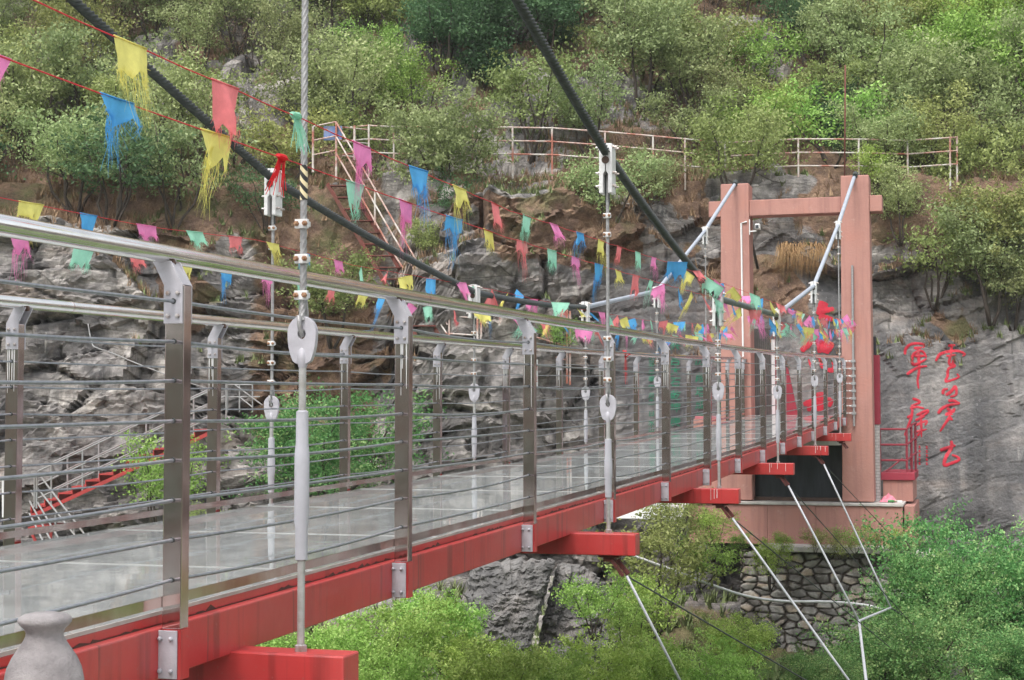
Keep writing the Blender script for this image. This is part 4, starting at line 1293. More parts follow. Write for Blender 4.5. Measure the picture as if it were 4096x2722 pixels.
# structure behind the right column: white-tiled pier with maroon panel
pr, pro = bthing('tiled_pier', 'narrow white-tiled pier with maroon panel behind the right tower column', 'pier', 34.6, .6, -1.74)
MB().box((.20, TS + .72, -1.738), (.615, TS + .94, -.12)).build('tiled_face', M['tile'], pr, pro)
MB().box((.20, TS + .70, -.118), (.635, TS + .96, 1.35)).build('maroon_panel', 'maroon2', pr, pro)
MB().box((.20, TS + .78, 1.352), (.56, TS + .9, 1.75)).build('dark_post', 'dkpanel', pr, pro)
# gate hut on the landing left
gt, gto = bthing('entrance_gate', 'dark slatted steel gate panel on the landing inside the tower', 'gate', 35.3, -2.0, .06)
g = MB()
for k in range(9): g.box((-2.16 + .045 * k, TS + 1.5, .06), (-2.125 + .045 * k, TS + 1.55, 2.0))
g.build('gate_leaf', 'dkgate', gt, gto)
MB().box((-1.735, TS + 1.48, .06), (-1.66, TS + 1.56, 1.75)).build('white_jamb', 'conduit', gt, gto)
MB().box((-1.655, TS + 1.48, .06), (-1.63, TS + 1.56, 1.30)).build('red_strip', 'maroon', gt, gto)
mp, mpo = bthing('leaning_panel', 'dark red sloping stair side panel on the landing', 'panel', 36, -1.2, .06)
MB().prism([(-1.45, .06), (-1.20, .06), (-1.41, 1.10), (-1.45, 1.15)], TS + 1.8, TS + 1.9, 'y').build('panel', 'maroon2', mp, mpo)
# litter: pink cloth, green bottle and pale tile on the coping
lt, lto = bthing('crumpled_cloth', 'crumpled pink cloth lying on the coping right of the tower', 'cloth', 33.9, .8, -1.74)
mb = MB(); rr = random.Random(3); K = 9
for i in range(K):
    for k in range(K):
        mb.v.append((.62 + .045 * k, TS + .25 + .05 * i, -1.73 + .16 * max(0, math.sin(i * .38) * math.sin(k * .4)) * (.4 + .8 * rr.random())))
mb.f = [(i * K + k, i * K + k + 1, (i + 1) * K + k + 1, (i + 1) * K + k) for i in range(K - 1) for k in range(K - 1)]
mb.build('cloth', 'pinkcloth', lt, lto)
gb, gbo = bthing('green_bottle', 'green bottle lying beside the pink cloth', 'bottle', 33.7, .82, -1.73)
MB().lathe((.80, TS + .18, -1.705), [(.03, 0), (.032, .10), (.012, .15), (.012, .19)], 10, 'x').build('glass_body', M['greenglass'], gb, gbo, smooth=True)
MB().lathe((.80, TS + .18, -1.705), [(.0135, .19), (.0135, .205)], 10, 'x').build('cap', 'white', gb, gbo)
pt, pto = bthing('loose_tile', 'pale loose tile resting on the coping near the railing', 'tile', 33.8, .98, -1.73)
MB().box((.93, TS + .3, -1.738), (1.08, TS + .45, -1.70)).build('tile_body', 'signwhite', pt, pto, bevel=.004)
# conduit and security camera on the left column
cd, cdo = bthing('conduit', 'thin white conduit pipe running down the left tower column', 'pipe', TS, -2.2, 0)
MB().tube([(-2.14, TS - .02, -.3), (-2.17, TS - .02, 4.17), (-2.05, TS - .02, 4.20)], .020, 8).build('pipe', 'conduit', cd, cdo, smooth=True)
sc_, sco = bthing('security_camera', 'small white bullet security camera on the left tower column', 'camera', TS, -1.98, 4.0)
MB().box((-2.006, TS + .0, 3.92), (-1.99, TS + .06, 4.25)).build('wall_plate', 'conduit', sc_, sco)
MB().tube([(-1.99, TS + .03, 3.99), (-1.85, TS + .03, 4.00)], .014, 8).build('arm', 'conduit', sc_, sco)
MB().box((-1.87, TS - .10, 4.03), (-1.77, TS + .12, 4.14)).build('camera_body', 'conduit', sc_, sco, bevel=.01)
MB().box((-1.86, TS - .104, 4.04), (-1.79, TS - .10, 4.11)).build('lens', 'dkpanel', sc_, sco)
# steel anchor bar with turnbuckles on the right column
an, ano = bthing('anchor_bar', 'upright grey steel bar with rope turnbuckles on the right tower column', 'anchor bar', TS, .17, 0)
MB().tube([(.145, TS - .05, -.15), (.145, TS - .05, 3.20)], .024, 10).build('bar', 'hang', an, ano, smooth=True)
for k in range(8):
    z = 1.25 - .155 * k - .05
    tb = MB(); tb.tube([(-.03, TS - .04, z), (.10, TS - .06, z + .005)], .006, 6)
    tb.lathe((.0, TS - .045, z), [(.014, -.02), (.018, 0), (.014, .02)], 6, 'x'); tb.lathe((.07, TS - .055, z), [(.014, -.02), (.018, 0), (.014, .02)], 6, 'x')
    tb.build('turnbuckle', 'white', an, ano)
    MB().box((.10, TS - .085, z - .028), (.19, TS - .02, z + .028)).build('saddle_clamp', 'hang', an, ano)

# ---- rubble retaining wall
rw, rwo = bthing('retaining_wall', 'rubble stone retaining wall with dark mortar below the tower', 'wall', TS - .7, -.2, -4.6)
gn, gz_ = np.arange(-2.15, 1.9, .022), np.arange(-5.0, -2.70, .022)
GN, GZ = np.meshgrid(gn, gz_)
ce, ed = cells(GN / .30 + .15 * fbm(GN * 2, GZ * 2, 19, 3), GZ / .16 + .3 * fbm(GN * 1.1, GZ * 1.1, 9, 3), 131)
bul = np.clip((ed - .06) / .24, 0, 1) ** .5
dep = -.055 * bul - .03 * ce * (ed > .08) + .03 * fbm(GN * 6, GZ * 6, 14, 3)
batter = (GZ + 2.7) * .06
mb = MB(); nc_ = len(gn)
mb.v = [tuple(p) for p in np.stack([GN, TS - .55 + dep + batter, GZ], -1).reshape(-1, 3)]
mb.f = [(i * nc_ + j, i * nc_ + j + 1, (i + 1) * nc_ + j + 1, (i + 1) * nc_ + j) for i in range(len(gz_) - 1) for j in range(nc_ - 1)]
m_, t_, b_ = mat('rubble_wall')
at_ = node(t_, 'ShaderNodeAttribute', attribute_name='stone')
sp_ = t_.nodes.new('ShaderNodeSeparateColor'); t_.links.new(at_.outputs['Color'], sp_.inputs[0])
r_ = ramp(t_, sp_.outputs[0], [(0, (.15, .14, .13)), (.4, (.29, .27, .255)), (.75, (.44, .42, .395)), (1, (.46, .37, .29))])
c_ = mixc(t_, .6, r_.outputs[0], ramp(t_, noise(t_, 9, 7, .7, coords(t_)), [(.3, (.3,) * 3), (.7, (.7,) * 3)]).outputs[0], 'OVERLAY')
c_ = mixc(t_, sp_.outputs[1], (.115, .095, .08), c_)
c_ = mixc(t_, ramp(t_, noise(t_, 1.6, 7, .7, coords(t_)), [(.46, (0,) * 3), (.62, (.8,) * 3)]).outputs[0], c_, (.085, .072, .06))
t_.links.new(c_, b_.inputs['Base Color']); b_.inputs['Roughness'].default_value = .95
bump(t_, b_, noise(t_, 14, 7, .7, coords(t_)), .6, .03)
wo_b = mb.build('stonework', m_, rw, rwo)
ca = wo_b.data.color_attributes.new('stone', 'FLOAT_COLOR', 'POINT')
mort = np.clip((ed - .13 - .16 * fbm(GN * 5, GZ * 5, 23, 3)) / .08, 0, 1); sel = _h(np.round(ce * 997), np.round(ce * 13), np.round(ce * 7), 2)
cc = np.stack([np.clip(ce * 1.0, 0, 1), mort, mort, np.ones_like(mort)], -1).reshape(-1)
if len(ca.data) * 4 == len(cc): ca.data.foreach_set('color', cc.astype(np.float32))

# ---- stay wires and the wind cable below the deck
def stay(pts, r, m, lab):
    mb = MB(); mb.tube(densify(pts, .5), r, 8)
    p0 = Vector(pts[0])
    o = mb.build('stay_wire', m, None, tuple(p0), smooth='all'); tag(o, lab, 'stay wire', 'stay wires under the deck'); return o
def P3(x, y, s):
    n, z = on_s(x, y, s); return bw(n, s, z)
def BE(j, dn=.30): return bw(dn, HS[j] - .03, zb(HS[j]) - .27)
stay([BE(2), P3(2790, 2860, 10.8)], .0095, 'stay', 'pale stay wire running down from the second cross beam')
stay([BE(2), P3(3460, 2860, 13.5)], .0062, 'dark', 'thin dark stay wire running right from the second cross beam')
stay([BE(3), P3(3465, 2820, 15.3)], .0115, 'stay', 'pale stay wire running down from the third cross beam')
stay([BE(3), P3(3560, 2590, 19)], .0062, 'dark', 'thin dark stay wire running right from the third cross beam')
N4, N5 = P3(3436, 2485, 19.9), P3(3563, 2432, 24.8)
stay([BE(4), N4], .013, 'stay', 'pale stay wire from the fourth cross beam to the wind cable')
stay([BE(5), N5], .014, 'stay', 'pale stay wire from the fifth cross beam to the wind cable')
stay([BE(4), P3(3650, 2500, 24)], .0062, 'dark', 'thin dark stay wire from the fourth cross beam')
stay([BE(5), P3(3600, 2180, 29), P3(3800, 2500, 31)], .0062, 'dark', 'thin dark stay wire from the fifth cross beam')
o = MB().tube(densify([P3(3485, 2900, 15.6), N4, N5], .5), .017, 8).build('wind_cable', 'stay', None, tuple(N4), smooth='all')
tag(o, 'bent pale wind cable joining the lower ends of two stay wires', 'cable')
o = MB().tube(densify([N5 + Vector((.0, .03, 0)), P3(3870, 2620, 31)], .5), .016, 8).build('wind_cable', 'dark', None, tuple(N5), smooth='all')
tag(o, 'dark end of the wind cable running into the big tree', 'cable')
hp = [at_y(*q) for q in ((2470, 2205, 29), (2525, 2222, 29), (2700, 2285, 29.5), (2860, 2345, 30), (3000, 2388, 30.6), (3150, 2406, 31.0), (3320, 2408, 31.0), (3480, 2425, 30.5), (3640, 2470, 30))]
def smooth_path(P, k=6):
    out = []
    for i in range(len(P) - 1):
        p0, p1, p2, p3 = P[max(i - 1, 0)], P[i], P[i + 1], P[min(i + 2, len(P) - 1)]
        for q in range(k):
            t = q / k
            out.append(.5 * ((2 * p1) + (-p0 + p2) * t + (2 * p0 - 5 * p1 + 4 * p2 - p3) * t * t + (-p0 + 3 * p1 - 3 * p2 + p3) * t ** 3))
    return out + [P[-1]]
o = MB().tube(smooth_path(hp), .026, 8).build('hose', 'hose', None, tuple(hp[0]), smooth='all')
tag(o, 'white plastic hose strung across the bank in front of the rubble wall', 'hose')

# ---- baluster finial close to the camera
fx, fy = 180, 2452
c0 = at_y(fx, fy, 3.6); u_ = 3.6 / FPX
fi = thing('stone_finial', 'pale vase-shaped stone finial close up in the lower left corner', 'finial', None, (c0.x, 3.6, c0.z - 1.2))
prof = [(.0, -1.2), (120 * u_, -1.2), (120 * u_, -1.1), (70 * u_, -1.05), (70 * u_, -.5), (95 * u_, -.42)]
body = [(95, -620), (130, -560), (152, -430), (157, -330), (154, -262), (144, -215), (126, -175), (104, -142), (84, -112), (74, -92), (72, -78), (80, -62), (94, -48), (103, -38), (105, -28), (100, -16), (84, -6), (52, 0)]
m = MB().lathe((c0.x, 3.6, c0.z), prof[1:5] + [(a * u_, b * u_) for a, b in body], 40)
m.build('turned_stone', 'stone_post', fi, (c0.x, 3.6, c0.z - 1.2), smooth=True)
# stone terrace the photographer stands on
tr_ = MB().box((-4.5, -5.5, -2.4), (6, 4.4, c0.z - 1.2)).build('terrace_paving', 'concrete')
tag(tr_, kind='structure')

# ================================================================== BUNTING
def pennant_mesh(seed, g_=None, l_=None, lg=None, t_=None, h_=None):
    """cloth rectangle hung by its top edge from (0,0,0) to (W,0,0), blown and torn into fringes"""
    rr = random.Random(seed)
    W = .20; H = rr.uniform(.07, .12); K, Q = 10, 6
    gather = rr.choice((0, .1, .25, .5, .65)); lean_ = rr.uniform(-.5, .25); fold = rr.uniform(.01, .035); ph = rr.random() * 6
    gather = gather if g_ is None else g_; lean_ = lean_ if l_ is None else l_; H = H if h_ is None else h_
    def P(u, v):                                  # u 0..1 along the string, v metres down
        f = v / .22
        uc = .5 + lean_ * f * .6
        x = (u + (uc - u) * min(.93, gather * min(1.6, f * 1.5))) * W + lean_ * v * .55
        y = math.sin(u * 7 + ph) * fold * min(1, f * 2.2) + rr.uniform(-.0012, .0012)
        return x, y, -v
    mb = MB()
    hem = [H * (1 + .35 * math.sin(i * 1.7 + ph) * rr.random() - .25 * rr.random()) for i in range(K + 1)]
    for q in range(Q + 1):
        for i in range(K + 1):
            mb.v.append(P(i / K, hem[i] * q / Q))
    mb.f += [(q * (K + 1) + i, q * (K + 1) + i + 1, (q + 1) * (K + 1) + i + 1, (q + 1) * (K + 1) + i) for q in range(Q) for i in range(K)]
    # torn threads
    n = rr.randint(50, 85); long_ = rr.random() < .6; tail = rr.random()
    long_ = long_ if lg is None else lg; tail = tail if t_ is None else t_
    for k in range(n):
        u = rr.random(); h0 = hem[int(u * K)] * .9
        L = rr.uniform(.015, .06) if not (long_ and abs(u - tail) < .28) else rr.uniform(.06, .17)
        wd = rr.uniform(.0008, .0022); cur = rr.gauss(0, .03); o = len(mb.v); S = 5
        for i in range(S + 1):
            t = i / S; x, y, z = P(u, h0 + L * t)
            x += cur * t * t + (tail * W - x) * t * .25 * (1 if long_ else 0); y += math.sin(t * 3 + k) * .008
            ww = wd * (1 - .7 * t)
            mb.v += [(x - ww, y, z), (x + ww, y, z)]
        mb.f += [(o + 2 * i, o + 2 * i + 1, o + 2 * i + 3, o + 2 * i + 2) for i in range(S)]
    # side threads
    for k in range(14):
        v = rr.uniform(.2, 1) * H; s_ = rr.choice((0, 1)); x, y, z = P(s_, v); L = rr.uniform(.01, .035); dx_ = L * (-.7 if s_ == 0 else .5)
        o = len(mb.v); mb.v += [(x, y, z), (x, y, z - .0025), (x + dx_, y + rr.gauss(0, .006), z - L * .8)]; mb.f.append((o, o + 1, o + 2))
    # sewn hem round the string
    mb.tube([(0, 0, 0), (W * .5, 0, -.0008), (W, 0, 0)], .0030, 6)
    me_ = bpy.data.meshes.new('pennant'); me_.from_pydata([tuple(p) for p in mb.v], [], mb.f); me_.materials.append(M['f_yellow']); me_.update()
    me_.polygons.foreach_set('use_smooth', [True] * len(me_.polygons))
    return me_
PENS = [pennant_mesh(900 + i) for i in range(16)]
def knot_mesh(seed):
    """a pennant wound round the string"""
    rr = random.Random(seed); mb = MB()
    mb.tube([(-.03, 0, .004), (0, 0, .0), (.03, 0, -.002)], [.008, .016, .006], 8)
    for k in range(26):
        a = rr.uniform(-.9, .9); L = rr.uniform(.06, .17); o = len(mb.v); x0 = rr.uniform(-.02, .02)
        for i in range(6):
            t = i / 5; mb.v += [(x0 + math.sin(a) * L * t * .6 - .002, math.cos(k) * .012 * t, -L * t ** 1.3), (x0 + math.sin(a) * L * t * .6 + .003, math.cos(k) * .012 * t, -L * t ** 1.3)]
        mb.f += [(o + 2 * i, o + 2 * i + 1, o + 2 * i + 3, o + 2 * i + 2) for i in range(5)]
    me_ = bpy.data.meshes.new('pennant'); me_.from_pydata([tuple(p) for p in mb.v], [], mb.f); me_.materials.append(M['f_red']); me_.update(); return me_
KN = [knot_mesh(i) for i in range(3)]
def bunting(label, n0, tab, start, step, cyc, seed, specials={}, n_end=None, jit=.03):
    rr = random.Random(seed)
    def nz(s): return n0 if n_end is None else n0 + (n_end - n0) * max(0, min(1, (s - 24) / 9.4))
    def Z(s): return float(lerp_tab(s, tab))
    e, eo = bthing('bunting', label, 'bunting', tab[0][0], n0, Z(tab[0][0]), 'strings of ragged coloured pennants along the bridge')
    ss = list(np.arange(tab[0][0], 33.3, .3)) + [33.35]
    MB().tube([(nz(s), s, Z(s) - .006 * math.sin(((s - start) / step) * math.pi) ** 2) for s in ss], .0022, 6).build('string', 'string', e, eo, smooth='all')
    cols = {'Y': 'f_yellow', 'C': 'f_coral', 'M': 'f_mint', 'P': 'f_pink', 'B': 'f_blue', 'R': 'f_red'}
    s = start; k = 0
    while s < 33.1:
        c = cyc[k % len(cyc)]; me_ = PENS[rr.randrange(16)]; tilt = rr.gauss(0, .12)
        if k in specials: me_ = specials[k][0]; c = specials[k][1] or c
        o = bpy.data.objects.new('pennant', me_); col.objects.link(o); o.parent = e
        q = s + rr.uniform(-jit, jit)
        dz = (Z(q + .2) - Z(q)) / .2
        o.location = (nz(q) - eo[0], q - eo[1], Z(q) - eo[2])
        # local x runs along the string (s axis)
        o.rotation_euler = (tilt, -math.atan(dz), math.pi / 2 + rr.gauss(0, .05))
        f = rr.uniform(.85, 1.05) * (1.22 if s > 12 else 1)
        if s > 12: o.rotation_euler = (rr.gauss(-.1, .35), rr.gauss(.15, .25), math.pi / 2 + rr.gauss(0, .5))
        o.scale = (f, 1, rr.uniform(.85, 1.2) * (1.25 if s > 12 else 1))
        if me_ in KN: o.scale = (1.15, 1.3, .85); o.location.y += .02
        o.material_slots[0].link = 'OBJECT'; o.material_slots[0].material = M[cols[c]]
        s += step; k += 1
T1 = [(-1, 1.12), (4, 1.10), (8, 1.11), (9, 1.145), (10.4, 1.19), (13, 1.28), (15.2, 1.33), (20, 1.45), (24.8, 1.58), (29.6, 1.85), (33.4, 2.05)]
T2 = [(-1, .94), (4, .93), (8, .97), (10.4, 1.03), (13, 1.10), (15.2, 1.17), (20, 1.24), (24.8, 1.38), (29.6, 1.66), (33.4, 1.92)]
T3 = [(-1, 1.12), (7, 1.15), (8.6, 1.18), (10.1, 1.265), (12, 1.255), (15.2, 1.35), (20, 1.42), (24.8, 1.55), (29.6, 1.80), (33.4, 1.95)]
T4 = [(-1, .93), (7, .955), (10.2, 1.03), (13, 1.04), (15.2, 1.10), (20, 1.18), (24.8, 1.33), (29.6, 1.60), (33.4, 1.85)]
bunting('upper string of ragged pennants on the near cable side, starting with a fringed yellow one', .19, T1, 4.0, .605, 'YCMPB', 1, {0: (pennant_mesh(31, .12, -.1, True, .55, .10), 'Y'), 1: (pennant_mesh(32, .45, .0, False, .3, .15), 'C'), 2: (KN[0], 'M'), 3: (pennant_mesh(33, .25, .0, True, .5, .085), 'P'), 4: (pennant_mesh(34, .5, .0, True, .5, .10), 'B')})
bunting('lower string of ragged pennants on the near cable side, with the torn blue one', .165, T2, 3.33, .612, 'PBYCM', 2, {0: (pennant_mesh(35, .4, -.2, True, .5, .08), 'P'), 1: (pennant_mesh(36, .08, -.12, True, .35, .075), 'B'), 2: (pennant_mesh(37, .7, -.1, True, .5, .10), 'Y'), 3: (KN[1], 'R'), 4: (pennant_mesh(38, .8, .3, False, .9, .14), 'M')}, jit=.02)
bunting('upper string of pennants on the far cable side, just above the handrail', -WID - .19, T3, 7.24 - 3.05, .61, 'CMPBY'[::-1], 3)
bunting('lower string of pennants on the far cable side, showing under the handrail', -WID - .165, T4, 7.1 - 3.05, .61, 'PMCYB', 4)
# odd ribbons
rb, rbo = bthing('ribbon', 'bright red ribbon tied to the far handrail near the tower', 'ribbon', 21.4, FO, Hp(21.4) + .1)
k_ = bpy.data.objects.new('tied_cloth', KN[2]); col.objects.link(k_); k_.parent = rb; k_.rotation_euler = (0, 0, math.pi / 2); k_.scale = (1.6, 1.4, 2.6); k_.location = (.06, 0, .02)
k_.material_slots[0].link = 'OBJECT'; k_.material_slots[0].material = M['f_red']
MB().tube([(FO + .02, 21.4, Hp(21.4) + .155), (FO + .12, 21.4, Hp(21.4) + .10), (FO + .05, 21.4, Hp(21.4) + .06)], .012, 8).build('knot', 'f_red', rb, rbo, smooth='all')

# ================================================================== LETTERING ON THE CLIFF
def fpx(cx, cy, sc__, pts): return [(cx + a / sc__, cy + b / sc__) for a, b in pts]
inv_M = lambda e: e.matrix_world.inverted()
lift = [0]
def to_rock(x, y, off):
    p = hit_px(x, y)
    return p - p.normalized() * off
def stroke(mb, pts, w0, taper=.45):
    """a brush stroke of half-width w0 photo pixels laid over the rock and standing slightly proud of it"""
    lift[0] = (lift[0] + 1) % 7
    off = .012 + .0018 * lift[0]
    P = [Vector((a, b, 0)) for a, b in pts]
    P = smooth_path(P, 5) if len(P) > 2 else [P[0].lerp(P[1], i / 6) for i in range(7)]
    n = len(P); o = len(mb.v)
    for i, p in enumerate(P):
        d = (P[min(i + 1, n - 1)] - P[max(i - 1, 0)]); d = d.normalized() if d.length > 1e-6 else Vector((1, 0, 0))
        q = Vector((-d.y, d.x, 0)); t = i / (n - 1)
        ww = w0 * (1 - taper * t * t) * (.72 + .28 * math.sin(min(1, t * 6) * math.pi / 2)) * (1 + .10 * math.sin(i * 2.3))
        if i in (0, n - 1): ww *= .55
        for sg in (-1, -.33, .33, 1):
            r_ = p + q * ww * sg
            mb.v.append(tuple(to_rock(r_.x, r_.y, off - (.006 if abs(sg) == 1 else 0))))
    for i in range(n - 1):
        for k in range(3): mb.f.append((o + 4 * i + k, o + 4 * i + k + 1, o + 4 * i + 5 + k, o + 4 * i + 4 + k))
def inscription(name, label, mats, chars, mult=1.0):
    e = None
    for ch in chars:
        ox, oy, sc__, hw, strokes = ch
        mb = MB()
        for st in strokes:
            w_ = hw
            if isinstance(st, tuple): st, w_ = st[0], st[1]
            stroke(mb, fpx(ox, oy, sc__, st), w_ / sc__ * mult)
        if e is None:
            p = Vector(mb.v[0]); e = thing(name, label, 'inscription', None, tuple(p)); base = p
        mb.build('character', mats, e, tuple(base), smooth='all')
C6 = (3400, 1200, 1.96)
jun = [[(430, 430), (437, 385), (470, 352), (520, 342), (580, 350), (572, 378)], [(500, 380), (565, 374)], [(488, 478), (495, 430), (540, 402), (575, 410), (600, 452)], [(505, 440), (590, 440)],
       [(480, 482), (505, 508), (560, 486), (600, 462)], [(445, 585), (500, 548), (545, 528), (605, 520)], [(533, 372), (538, 450), (541, 560), (530, 630), (538, 697)]]
ku = [[(490, 775), (528, 786), (546, 804), (512, 820), (478, 832)], [(470, 852), (520, 840), (582, 852)], [(490, 858), (480, 925), (455, 990), (428, 1065)], [(448, 925), (478, 905)], [(520, 905), (600, 868), (606, 885), (530, 935)],
      [(512, 945), (585, 915)], [(512, 985), (600, 950), (588, 985)], [(500, 1038), (602, 1015)], [(556, 880), (560, 1078)], [(528, 1068), (550, 1042)]]
yun = [[(770, 362), (826, 355)], [(797, 360), (792, 430)], [(672, 482), (700, 432), (742, 412), (795, 402), (852, 402), (900, 425), (882, 442)], [(755, 440), (830, 432)], [(790, 430), (778, 500), (822, 516), (772, 542), (764, 600), (750, 640), (802, 628), (852, 606), (838, 580)], [(812, 470), (800, 525)]]
meng = [[(728, 742), (735, 706), (768, 700)], [(750, 748), (792, 720), (826, 680), (832, 742), (785, 760)], [(770, 792), (812, 790), (862, 815)], [(690, 892), (722, 852), (782, 824), (858, 815)], [(822, 850), (792, 902), (752, 962), (705, 1034)], [(745, 905), (822, 860)], [(775, 925), (806, 942)], [(760, 850), (800, 880)]]
gu = [[(705, 1182), (770, 1158), (828, 1142)], [(792, 1105), (797, 1155), (752, 1232), (740, 1295), (802, 1278), (855, 1256), (842, 1232), (798, 1215)]]
inscription('cliff_inscription', 'five large red cursive characters painted on the grey cliff right of the tower', 'char_red',
            [(*C6, 12, jun), (*C6, 11, ku), (*C6, 12, yun), (*C6, 13, meng), (*C6, 14, gu)])
rr = random.Random(12)
small = []
for cx, y0, n in ((545, 1150, 5), (602, 1152, 5), (478, 1215, 3)):
    for k in range(n):
        yy = y0 + k * 32
        small.append((*C6, 3.2, [[(cx - 9, yy), (cx + 9, yy - 2)], [(cx, yy - 8), (cx - 2, yy + 12)], [(cx - 8, yy + 14), (cx + 10, yy + 10)], [(cx + rr.uniform(-6, 6), yy + 4), (cx + 9, yy + 16)]]))
inscription('cliff_signature', 'three columns of tiny red characters painted low on the cliff beside the platform railing', 'char_red', small)
C5 = (3000, 1150, 2.614)
hu = [([(775, 150), (750, 215), (715, 290)], 42), ([(740, 250), (800, 240), (878, 222)], 26), ([(720, 300), (790, 320), (868, 338)], 28), ([(590, 500), (630, 520), (670, 520)], 26), ([(668, 500), (610, 590), (535, 668)], 34),
      ([(690, 500), (722, 570), (740, 660)], 34), ([(720, 540), (775, 590), (850, 575)], 36), ([(845, 570), (825, 630), (790, 690)], 36), ([(700, 640), (760, 640), (800, 670)], 40)]
hu2 = [([(628, 745), (634, 790), (642, 838)], 18), ([(745, 735), (752, 800), (765, 850)], 24), ([(812, 862), (850, 868), (880, 855), (872, 780), (872, 750)], 20), ([(700, 730), (760, 738), (820, 732)], 12)]
men = [([(740, 1095), (742, 1150), (742, 1195)], 40), ([(560, 1228), (620, 1200), (680, 1180), (760, 1172), (850, 1165)], 22), ([(848, 1170), (842, 1215), (825, 1250)], 20), ([(632, 1200), (620, 1250), (618, 1298)], 24), ([(742, 1195), (735, 1245), (738, 1298)], 42)]
inscription('cliff_inscription', 'bold red brush characters on the cliff seen through the tower opening', 'char_red', [(*C5, 30, hu), (*C5, 30, hu2), (*C5, 30, men)], 1.25)

# green columns: the scene's own text objects, turned into meshes that follow the rock
def glyph(ch, size):
    cu = bpy.data.curves.new('glyph', 'FONT'); cu.body = ch; cu.size = size; cu.resolution_u = 3; cu.align_x = 'CENTER'; cu.offset = .012 * size
    ob = bpy.data.objects.new('glyph', cu); col.objects.link(ob)
    dg_ = bpy.context.evaluated_depsgraph_get(); dg_.update()
    m_ = ob.evaluated_get(dg_).to_mesh()
    V_ = [(v.co.x, v.co.y) for v in m_.vertices]; F_ = [tuple(p.vertices) for p in m_.polygons]
    ob.evaluated_get(dg_).to_mesh_clear(); bpy.data.objects.remove(ob); bpy.data.curves.remove(cu)
    return V_, F_
def text_column(name, label, m_, cols_):
    e = None; base = None; k = 0
    for (x, ys, size, chars) in cols_:
        for y, ch in zip(ys, chars):
            V_, F_ = glyph(ch, size)
            if not V_: continue
            mb = MB(); k += 1; slant = .10
            pts = [tuple(to_rock(x + a + slant * b, y - b, .045)) for a, b in V_]
            pts2 = [tuple(Vector(p) + Vector(p).normalized() * .035) for p in pts]
            mb.add(pts, F_)
            if e is None: base = Vector(pts[0]); e = thing(name, label, 'inscription', None, tuple(base))
            mb.build('character', m_, e, tuple(base))
G = (2540, 1340, 3.564)
text_column('cliff_inscription', 'green characters in vertical columns painted on the cliff left of the tower', 'char_green',
            [(2700, [1340 + y / 3.564 + 14 for y in (150, 370, 520, 680, 870, 1040, 1240)], 43, '共吕大石乾坤庚'),
             (2800, [1340 + y / 3.564 + 14 for y in (370, 620, 820, 1000, 1190)], 43, '历段塔成説'),
             (2888, [1340 + y / 3.564 + 14 for y in (380, 620, 1000, 1180)], 43, '月山年中')])
text_column('cliff_verse', 'column of smaller dark green characters painted left of the larger green ones', 'char_green',
            [(2605, [1340 + y / 3.564 + 9 for y in (350, 440, 540, 630, 750, 870, 960, 1120, 1260, 1350, 1440)], 26, '公元年華中月生日水山石')])

# small white notice on the railing
sg_s = A0 + 2 * SP + .16
sg, sgo = bthing('notice_board', 'small white notice with red characters tied behind the near railing ropes', 'notice', sg_s, -.05, Hp(sg_s) - .4)
zt_ = Hp(sg_s) - .155
MB().box((-.052, sg_s - .13, zt_ - .17), (-.048, sg_s + .07, zt_)).build('board', 'signwhite', sg, sgo)
for r_, (txt, zz) in enumerate((('禁止攀爬', zt_ - .065), ('注意安全', zt_ - .135))):
    for i, ch in enumerate(txt):
        V_, F_ = glyph(ch, .046); mb = MB()
        mb.add([(-.0475, sg_s - .105 + .047 * i + a, zz + b) for a, b in V_], F_)
        mb.build('character', 'char_sign', sg, sgo)

# ================================================================== HILLSIDE RAILING, STAIRS, SMALL THINGS
def px_tube(mb, pts, r, n=6): return mb.tube([at_y(*p) for p in pts], r, n)
fl = thing('hillside_railing', 'long rusty white tubular railing along the hillside path above the cliff', 'railing', None, tuple(at_y(1575, 705, 37.4)))
fo_ = tuple(fl.location)
top_ = [(1370, 512), (1475, 503), (1575, 508), (1890, 508), (2208, 513), (2420, 528), (2612, 545), (2900, 572), (3193, 557), (3435, 558), (3630, 563), (3828, 550)]
for dy in (0, 54, 107):
    px_tube(MB(), [(x, y + dy, 37.4 if x > 1500 else 37.9) for x, y in top_], .020).build('rail', 'fence', fl, fo_, smooth=True)
for x, y in top_[1:] + [(3800, 552), (2740, 556), (1700, 508), (2050, 510), (3050, 560)]:
    px_tube(MB(), [(x, y - 4, 37.4), (x + 1, y + 205, 37.4)], .024).build('rail_post', 'fence', fl, fo_, smooth=True)
pb_ = thing('viewing_platform', 'railed platform corner with a blue and orange board at the top of the steep stairs', 'platform', None, tuple(at_y(1300, 700, 37.2)))
po_ = tuple(pb_.location)
for a, b in (((1252, 507), 690), ((1345, 487), 720), ((1418, 503), 640)):
    px_tube(MB(), [(a[0], a[1], 37.2), (a[0], b, 37.2)], .028).build('corner_post', 'fence', pb_, po_, smooth=True)
for dy in (0, 56, 114):
    px_tube(MB(), [(1252, 507 + dy, 37.2), (1345, 488 + dy, 37.2)], .018).build('rail', 'fence', pb_, po_, smooth=True)
    px_tube(MB(), [(1370, 510 + dy, 37.3), (1475, 520 + dy * .98, 37.9)], .016).build('rail', 'fence', pb_, po_, smooth=True)
p0, p1 = at_y(1295, 505, 37.25), at_y(1368, 562, 37.25)
bm_, tb_, bb_ = mat('weathered_blue_board')
rb_ = ramp(tb_, noise(tb_, 3.2, 6, .7, coords(tb_)), [(.45, (.10, .17, .36)), (.56, (.17, .22, .36)), (.62, (.45, .20, .07))])
tb_.links.new(rb_.outputs[0], bb_.inputs['Base Color'])
